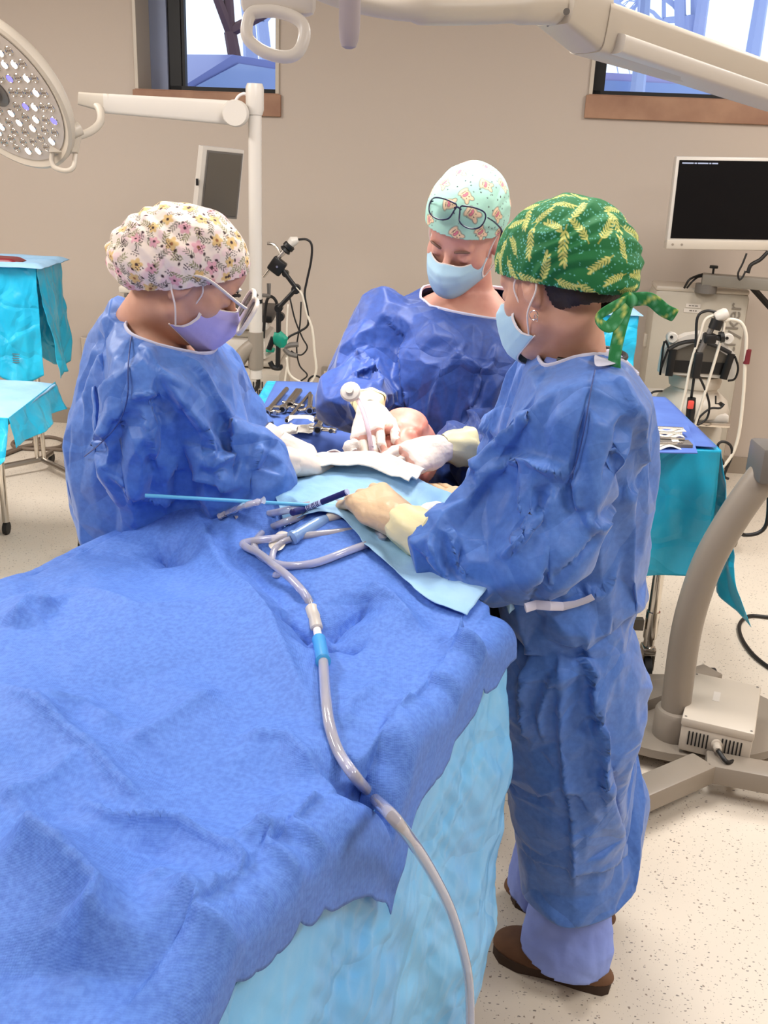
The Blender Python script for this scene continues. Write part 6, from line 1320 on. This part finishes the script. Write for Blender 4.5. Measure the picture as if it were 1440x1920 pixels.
for x, y in ((1259, 632), (1363, 634)):
    lp_ = part('lamp_knob', MB().lathe(P_(x, y, .02), [(.022, -.02), (.024, .0), (.024, .03), (.02, .034)], 24, (-.1, -1, .05)), 'white', pn_); part('knob_centre', MB().lathe(P_(x, y, -.018), [(.007, 0), (.007, .003)], 12, (-.1, -1, .05)), 'black', lp_)
# camera head on a clamp, cables
ch = thing('endoscope_camera', 'black and white camera head clamped upright in front of the console screen', 'camera', tuple(U(1330, 620, YQ - .3)))
V_ = lambda x, y, o=0: U(x, y, YQ - .32 + o)
part('head', MB().lathe(V_(1340, 596), [(.02, 0), (.024, .006), (.024, .045), (.018, .055)], 20, V_(1364, 586) - V_(1340, 596)), 'white', ch); part('coupler', MB().lathe(V_(1344, 604), [(.026, -.03), (.026, .01)], 16, V_(1344, 595) - V_(1338, 610)), 'black', ch)
part('rod', MB().tube([V_(1338, 608), V_(1326, 632), V_(1318, 648), V_(1306, 672)], .013, 10), 'dgrey', ch); part('clamp', MB().tube([V_(1320, 628), V_(1338, 632), V_(1350, 634)], .012, 8).box(V_(1330, 634), (.05, .05, .04), None, .008), 'black', ch)
part('lever', MB().lathe(V_(1352, 632), [(.024, -.006), (.024, .01)], 14, (1, 0, .2)), 'black', ch); part('socket', MB().box(V_(1306, 684), (.035, .04, .11), None, .006), 'black', ch)
WC = 'cables hanging from the camera head'
wireobj('camera_cable', 'black cable curving over from the camera head down to the red-buttoned handle', [V_(1345, 586), V_(1325, 583), V_(1308, 595), V_(1305, 640), V_(1302, 700), V_(1296, 746)], .006, 'cable')
wireobj('light_cable', 'leftmost white cable hanging in front of the console', [V_(1340, 590), V_(1322, 600), V_(1312, 630), V_(1296, 680), V_(1286, 730), V_(1274, 780), V_(1270, 810)], .0065, 'wcable')
wireobj('light_cable', 'white cable falling straight from the camera head between the two others', [V_(1358, 600), V_(1356, 620), V_(1345, 660), V_(1330, 710), V_(1313, 765), V_(1298, 812)], .0065, 'wcable')
wireobj('light_cable', 'long white cable arching right and sweeping down to the floor', [V_(1358, 602), V_(1372, 599), V_(1390, 606), V_(1399, 630), V_(1397, 680), V_(1394, 740), V_(1386, 810), V_(1374, 850), V_(1354, 878)], .0075, 'wcable')
part('red_sleeve', MB().lathe(V_(1399, 682), [(.013, 0), (.013, .06)], 12), mat('maroon_sleeve', L(110, 30, 40), .5), ch)
hp_ = thing('hand_piece', 'black handle with a red button hanging on the trolley edge', 'handle', tuple(V_(1292, 800)))
part('grip', MB().tube([V_(1297, 746), V_(1295, 770), V_(1290, 815)], [.018, .02, .015], 12), 'black', hp_); part('red_button', MB().box(V_(1295, 759, -.02), (.026, .012, .036), None, .005), 'red', hp_)
wireobj('coiled_cable', 'black cable drooping beside the red-buttoned handle', [V_(1308, 700), V_(1322, 730), V_(1330, 760), V_(1325, 785), V_(1308, 796), V_(1312, 782), V_(1332, 766), V_(1350, 765), V_(1358, 757)], .005, 'cable')
wireobj('coiled_cable', 'black cable looped beside the tower foot', [V_(1362, 880), V_(1350, 855), V_(1346, 835), V_(1356, 828), V_(1370, 836), V_(1372, 855), V_(1362, 880), V_(1358, 893), V_(1366, 898)], .006, 'cable')
wireobj('coiled_cable', 'black cable behind the left edge of the white trolley tray', [V_(1242, 733, .2), V_(1225, 735, .2), V_(1216, 745, .2), V_(1220, 760, .2)], .005, 'cable')

# ---------------------------------------------------------------- draped stands
def stand(name, label, x, y, ztop, w_, d_, cloth_z, m, seed, pole='steel', base=True, yaw=0):
    r_ = thing(name, label, 'instrument stand', (x, y, 0)); part('tray', MB().box((x, y, ztop - .02), (w_, d_, .02), None, .004), 'steel', r_)
    for sx in (-.06, .06): part('pole', MB().lathe((x + sx * .3, y + .05, .06), [(.012, 0), (.012, ztop - .08)], 12), 'chrome', r_)
    mb = MB().tube([(x - .25, y - .16, .06), (x, y + .06, .07), (x + .25, y - .16, .06)], .016, 8).tube([(x, y + .06, .07), (x, y + .22, .06)], .016, 8); part('foot', mb, 'dsteel', r_)
    for q in ((-.25, -.16), (.25, -.16), (0, .22)): part('caster', MB().lathe((x + q[0] - .01, y + q[1], .028), [(.028, 0), (.028, .02)], 12, (1, 0, 0)), 'rubber', r_)
    dv = thing(name.split('_')[0] + '_cover', 'turquoise plastic cover over ' + label.split(',')[0], 'cover', (x, y, cloth_z)); x0, x1, y0, y1 = x - w_ / 2 - .015, x + w_ / 2 + .015, y - d_ / 2 - .015, y + d_ / 2 + .015
    for nm, A_, B2, nr in (('front_panel', (x0, y0, 0), (x1, y0, 0), (0, -1, 0)), ('side_panel', (x1, y0, 0), (x1, y1, 0), (1, 0, 0)), ('side_panel', (x0, y0, 0), (x0, y1, 0), (-1, 0, 0)), ('back_panel', (x0, y1, 0), (x1, y1, 0), (0, 1, 0))):
        mod_solid(part(nm, skirt('', '', A_, B2, nr, ztop, lambda k: cloth_z + .02 * math.sin(k * 7), m, seed, .05, 3.2, 60, 50, .05), m, dv), .001)
    return dv
def sheet(name, label, x0, x1, y0, y1, z, m, seed, amp=.012, ov=.03):
    G = np.array([[[x, y, z + .004 + amp * (.6 + crumple(np.array([x, y, 0.]), 6, seed, 3)) - (.02 if (i in (0, 13) or j in (0, 13)) else 0)] for j, y in enumerate(np.linspace(y0 - ov, y1 + ov, 14))] for i, x in enumerate(np.linspace(x0 - ov, x1 + ov, 14))])
    o = raw(name, *Mf(MB().grid(G)), m); mod_solid(o, .001); mod_sub(o, 1); return tag(o, label, 'sheet')
# left, against the wall
YS = 5.0; pS = U(66, 500, YS); zS = pS[2]; xr = U(97, 500, YS)[0] - .03
stand('mayo_stand', 'left instrument stand, with crumpled bag-like drape by the back wall', xr - .17, YS + .15, zS, .24, .34, U(60, 705, YS)[2], 'turq', 51)
sheet('blue_towel', 'pale blue towel on top of the draped stand at far left', xr - .38, xr - .02, YS - .05, YS + .35, zS + .006, 'paperblue', 4)
sheet('red_tray', 'dark red tray between the towels on the draped stand at far left', xr - .5, xr - .12, YS - .04, YS + .1, zS + .03, mat('dark_red_tray', L(120, 30, 42), .4), 5, .002, 0)
mbx = MB()
for k in range(5): mbx.box(U(30, 664 + 4 * k, YS - .085), (.035 - .004 * (k % 2), .002, .003))
o = tag(raw('drape_marking', *Mf(mbx), M['dgrey'], smooth=False), 'small dark printed marking on the hanging turquoise bag drape', 'marking')
# left front table
YK = 3.95; pK = U(50, 757, YK); zK = pK[2]; xk = U(98, 770, YK - .1)[0] - .10
kt = thing('back_table', 'low steel table at the left edge under a pale blue sheet', 'table', (xk - .5, YK + .1, 0)); part('table_top', MB().box((xk - .5, YK + .1, zK - .03), (.9, .6, .03), None, .005), 'steel', kt)
for sx in (-.9, -.30):
    for sy in (.12, .34): part('leg', MB().lathe((xk + sx, YK + sy, .06), [(.016, 0), (.016, zK - .1)], 12), 'chrome', kt); part('caster', MB().lathe((xk + sx - .01, YK + sy, .03), [(.03, 0), (.03, .02)], 12, (1, 0, 0)), 'rubber', kt)
cvr = thing('table_cover', 'turquoise plastic cover sagging off the low table at the left edge', 'cover', (xk - .5, YK, .4))
mod_solid(part('front_panel', skirt('', '', (xk - 1, YK - .22, 0), (xk - .03, YK - .22, 0), (0, -1, 0), zK, lambda k: zK - .15 - .40 * (1 - k) ** .8, 'turq', 71, .05, 3, 70, 40, .05, endr=.0), 'turq', cvr), .001)
mod_solid(part('side_panel', skirt('', '', (xk - .03, YK - .22, 0), (xk - .05, YK + .4, 0), (1, 0, 0), zK, lambda k: zK - .12, 'turq', 73, .04, 3, 50, 30, .04), 'turq', cvr), .001)
sheet('pale_sheet', 'pale blue sheet covering the low table at the left edge', xk - 1, xk - .04, YK - .21, YK + .38, zK + .002, 'paperblue', 9, .01, .012)
# behind the right-hand surgeon
YV = 4.35; pV = U(1150, 582, YV); xv = U(1196, 590, YV)[0]; zV = pV[2]
stand('basin_stand', 'right instrument stand, standing behind the green-capped person', xv - .19, YV + .12, zV, .32, .36, zV - .40, 'turq', 61)
sheet('blue_towel', 'pale blue sheet on the draped stand behind the green-capped person', xv - .36, xv - .02, YV - .06, YV + .3, zV + .006, 'paperblue', 14, .006)
wad('gauze_swab', 'white gauze and red swab on the stand behind the green-capped person', U(1132, 580, YV) + [0, .05, .02], (.035, .02, .012), 31)
for k, (xa, ya, xb, yb) in enumerate(((1150, 590, 1160, 581), (1156, 592, 1168, 582))): tag(raw('forceps', *Mf(MB().tube([U(xa, ya, YV - .02) + [0, 0, .01], U(xb, yb, YV) + [0, 0, .01]], .003, 6)), 'chrome'), ('nearer', 'farther')[k] + ' steel forceps on the stand behind the green-capped person', 'forceps')
# cables on the floor, left
for pts, lab in (([(0, 852), (40, 838), (75, 830), (60, 822), (30, 826), (25, 836), (60, 842), (110, 838), (118, 826), (90, 819), (66, 826), (70, 838), (128, 844), (160, 842)], 'coiled brown-grey cable on the floor at far left'), ([(-20, 866), (20, 848), (55, 836), (80, 834)], 'straight brown-grey cable joining the coil on the floor at far left')):
    wireobj('floor_cable', lab, [UZ(x, y, .012) for x, y in pts], .010, 'gcable', n=6)

# ---------------------------------------------------------------- left: cart with beige machine, small monitor, scope arm
YG = 4.75; gc = thing('machine_cart', 'beige machine cart with printer-like units behind the left surgeon', 'cart', (U(400, 700, YG)[0], YG, 0))
part('lower_cabinet', fbox(MB(), 330, 526, 700, 905, YG - .1, .5, .015), 'cream', gc)
for q in (-.2, .2): part('caster', MB().lathe((U(400, 700, YG)[0] + q, YG + .1, .045), [(.045, 0), (.045, .03)], 14, (1, 0, 0)), 'rubber', gc)
mb = MB()
for k in range(4):
    mb.add(*Mf(fbox(MB(), 474 + k * 5.5, 476 + k * 5.5, 716, 728, YG - .105, .004, .0))); mb.add(*Mf(fbox(MB(), 482 + k * 4, 484 + k * 4, 731, 742, YG - .105, .004, .0)))
part('vent_slots', mb, 'black', gc, False)
part('middle_shelf', fbox(MB(), 345, 520, 676, 686, YG, .45, .008), 'cream', gc); part('machine_unit', fbox(MB(), 395, 500, 634, 675, YG, .40, .03), 'white', gc)
part('machine_lid', fbox(MB(), 390, 502, 604, 618, YG - .02, .42, .01), 'white', gc); part('machine_slot', fbox(MB(), 400, 510, 590, 604, YG, .4, .008), 'black', gc); part('machine_neck', fbox(MB(), 408, 490, 618, 634, YG + .02, .35, .02), 'cream', gc)
part('cart_post', fbox(MB(), 345, 362, 420, 830, YG + .3, .06, .01), 'cream', gc); part('side_rail', MB().tube([U(494, 608, YG), U(524, 592, YG + .2)], .010, 8).tube([U(494, 668, YG - .1), U(524, 652, YG)], .014, 8), 'white', gc)
part('handle_tray', fbox(MB(), 222, 300, 538, 551, YG, .28, .008), 'cream', gc); part('handle_post', fbox(MB(), 240, 252, 551, 700, YG + .1, .05, .008), 'grey', gc); part('tray_bar', fbox(MB(), 232, 345, 552, 560, YG + .1, .04, .004), 'dgrey', gc)
part('green_pad', fbox(MB(), 498, 514, 655, 661, YG - .12, .05, .004), 'teal', gc)
mm_ = thing('small_monitor', 'narrow white monitor with grey screen turned sideways behind the white lamp post', 'monitor', tuple(U(415, 340, 4.9)))
a_, b_, c_, d_ = U(381, 274, 4.9), U(458, 282, 5.0), U(446, 406, 5.0), U(368, 400, 4.9)
def slab4(p, th): p = [np.array(q) for q in p]; n_ = np.cross(p[1] - p[0], p[3] - p[0]); n_ /= np.linalg.norm(n_); n_ = n_ if n_[1] > 0 else -n_; return MB().add(p + [q + n_ * th for q in p], [(0, 1, 2, 3), (7, 6, 5, 4)] + [(i, (i + 1) % 4, (i + 1) % 4 + 4, i + 4) for i in range(4)]), n_
mb, n_ = slab4([a_, b_, c_, d_], .06); part('casing', mb, 'white', mm_, False)
ins = lambda u, v: a_ + (b_ - a_) * u + (d_ - a_) * v + ((c_ - d_) - (b_ - a_)) * u * v - n_ * .004
mb, _ = slab4([ins(.10, .05), ins(.97, .05), ins(.97, 1.04), ins(.10, 1.04)], .003); part('bezel', mb, 'dgrey', mm_, False)
ins2 = lambda u, v: ins(u, v) - n_ * .004; mb, _ = slab4([ins2(.14, .08), ins2(.93, .08), ins2(.93, 1.0), ins2(.14, 1.0)], .002); part('screen', mb, 'screen_grey', mm_, False)
part('side_button', fbox(MB(), 367, 371, 335, 348, 4.88, .02, .001), 'black', mm_); part('support_arm', MB().tube([U(410, 400, 5.0), U(405, 430, 5.0), U(360, 470, 5.05)], .02, 10), 'cream', mm_)
# scope arm: cv2 maps the close-up to the frame
c2_ = lambda X, Y, o=0: U(400 + X / 4.8, 420 + Y / 4.8, 4.45 + o)
sa_ = thing('scope_holder', 'black jointed holding arm with green clamp carrying a scope, right of the lamp post', 'clamp arm', tuple(c2_(590, 1300)))
part('scope', MB().tube([c2_(450, 478), c2_(590, 300), c2_(660, 225)], [.006, .009, .012], 10), 'steel', sa_); part('coupler', MB().lathe(c2_(640, 245), [(.02, 0), (.026, .005), (.02, .015), (.026, .02), (.026, .035), (.018, .04)], 14, c2_(700, 180) - c2_(640, 245)), 'black', sa_)
part('camera', MB().tube([c2_(680, 195), c2_(715, 155), c2_(765, 140)], [.017, .022, .012], 12), 'white', sa_); part('light_post', MB().tube(smooth_path([c2_(605, 275), c2_(570, 210), c2_(530, 180), c2_(485, 175)], 4), .006, 8), 'steel', sa_)
part('holder_block', MB().box(c2_(575, 378), (.065, .05, .065), np.array([[.82, 0, .57], [0, 1, 0], [-.57, 0, .82]]), .008), 'black', sa_); part('block_screw', MB().lathe(c2_(573, 384, -.03), [(.005, 0), (.005, .004)], 8, (0, -1, 0)), 'steel', sa_)
for pts, r in (([(618, 405), (650, 450), (740, 570)], .010), ([(740, 590), (590, 750)], .010), ([(588, 790), (586, 1000), (580, 1290)], .011)): part('arm_link', MB().tube([c2_(*q) for q in pts], r, 10), 'black', sa_)
for q, r in (((650, 445), .014), ((745, 585), .02), ((590, 755), .018), ((605, 835), .018)): part('joint', MB().lathe(c2_(*q, .015), [(r, -.02), (r, .02)], 16, (0, -1, 0)), 'black', sa_)
part('clamp_body', MB().tube([c2_(540, 1010), c2_(575, 1020), c2_(610, 1050), c2_(620, 1110)], [.018, .034, .036, .02], 14, sq=.6, up=(0, 1, 0)), 'teal', sa_)
for pts in ([(640, 1110), (690, 1090), (765, 1083)], [(640, 1120), (680, 1165), (755, 1185)]): part('clamp_handle', MB().tube(smooth_path([c2_(*q) for q in pts], 4), .012, 8), 'dgrey', sa_)
part('clamp_bar', MB().tube([c2_(540, 1020), c2_(500, 1130)], .012, 6), 'black', sa_); part('lower_jaw', MB().tube(smooth_path([c2_(510, 1240), c2_(540, 1290), c2_(600, 1295), c2_(598, 1270)], 4), .012, 8), 'black', sa_)
hk = thing('post_bracket', 'black L-shaped bracket fixed on the white lamp post', 'bracket', tuple(c2_(440, 645))); part('strap', MB().lathe((p_top[0], YL, c2_(400, 645)[2]), [(.030, -.008), (.030, .008)], 20), 'black', hk); part('hook', MB().tube([U(478, 553, YL - .03), c2_(500, 645, -.1), c2_(500, 535, -.1)], .009, 8), 'dgrey', hk)
wireobj('scope_cable', 'black cable arching from the scope camera and falling beside the clamp arm', [c2_(765, 140), c2_(840, 140), c2_(885, 190), c2_(880, 330), c2_(840, 520), c2_(822, 640), c2_(850, 800), c2_(850, 910), c2_(780, 965), c2_(690, 1010), c2_(650, 1055)], .005, 'cable')
wireobj('scope_cable', 'thin black cable crossing behind the clamp handles down to the table edge', [c2_(690, 670), c2_(735, 860), c2_(800, 1020), c2_(845, 1110), c2_(800, 1175), c2_(740, 1170), c2_(700, 1140)], .0035, 'cable')
wireobj('scope_cable', 'thin black cable falling straight past the outlet side of the clamp arm', [c2_(790, 700), c2_(780, 900), c2_(750, 1110), c2_(775, 1270), c2_(845, 1360), c2_(780, 1420), c2_(762, 1470)], .0035, 'cable')
wireobj('scope_cable', 'small black cable loop in front of the outlet', [c2_(852, 1470), c2_(860, 1400), c2_(910, 1365), c2_(965, 1390), c2_(980, 1470)], .0045, 'cable')
wireobj('light_cable', 'white cable hanging down the wall right of the clamp arm', [c2_(740, 560), c2_(800, 640), c2_(840, 800), c2_(890, 950), c2_(910, 1150), c2_(925, 1320), c2_(870, 1430), c2_(760, 1410), c2_(680, 1340), c2_(660, 1200)], .006, 'wcable')
wireobj('light_cable', 'second white cable falling left of the first to the machine cart', [c2_(670, 720), c2_(660, 950), c2_(668, 1200), c2_(640, 1450)], .005, 'wcable')
wireobj('post_cable', 'black cable leaving the bottom of the white lamp post', [U(484, 706, YL), U(484, 722, YL), U(476, 733, YL), U(462, 738, YL - .02), U(440, 740, YL)], .009, 'cable')
wireobj('outlet_plug_lead', 'black plug and lead in the lower right outlet socket', [W(627, 715) + WN * .03, W(627, 715) + WN * .07, W(622, 722) + WN * .06, W(618, 735) + WN * .05], .006, 'cable')
wireobj('cart_cable', 'black cable looping over the beige machine', [U(494, 634, YG - .1), U(496, 600, YG - .1), U(500, 565, YG - .1), U(508, 556, YG - .1), U(518, 566, YG - .1), U(521, 590, YG - .1)], .007, 'cable')
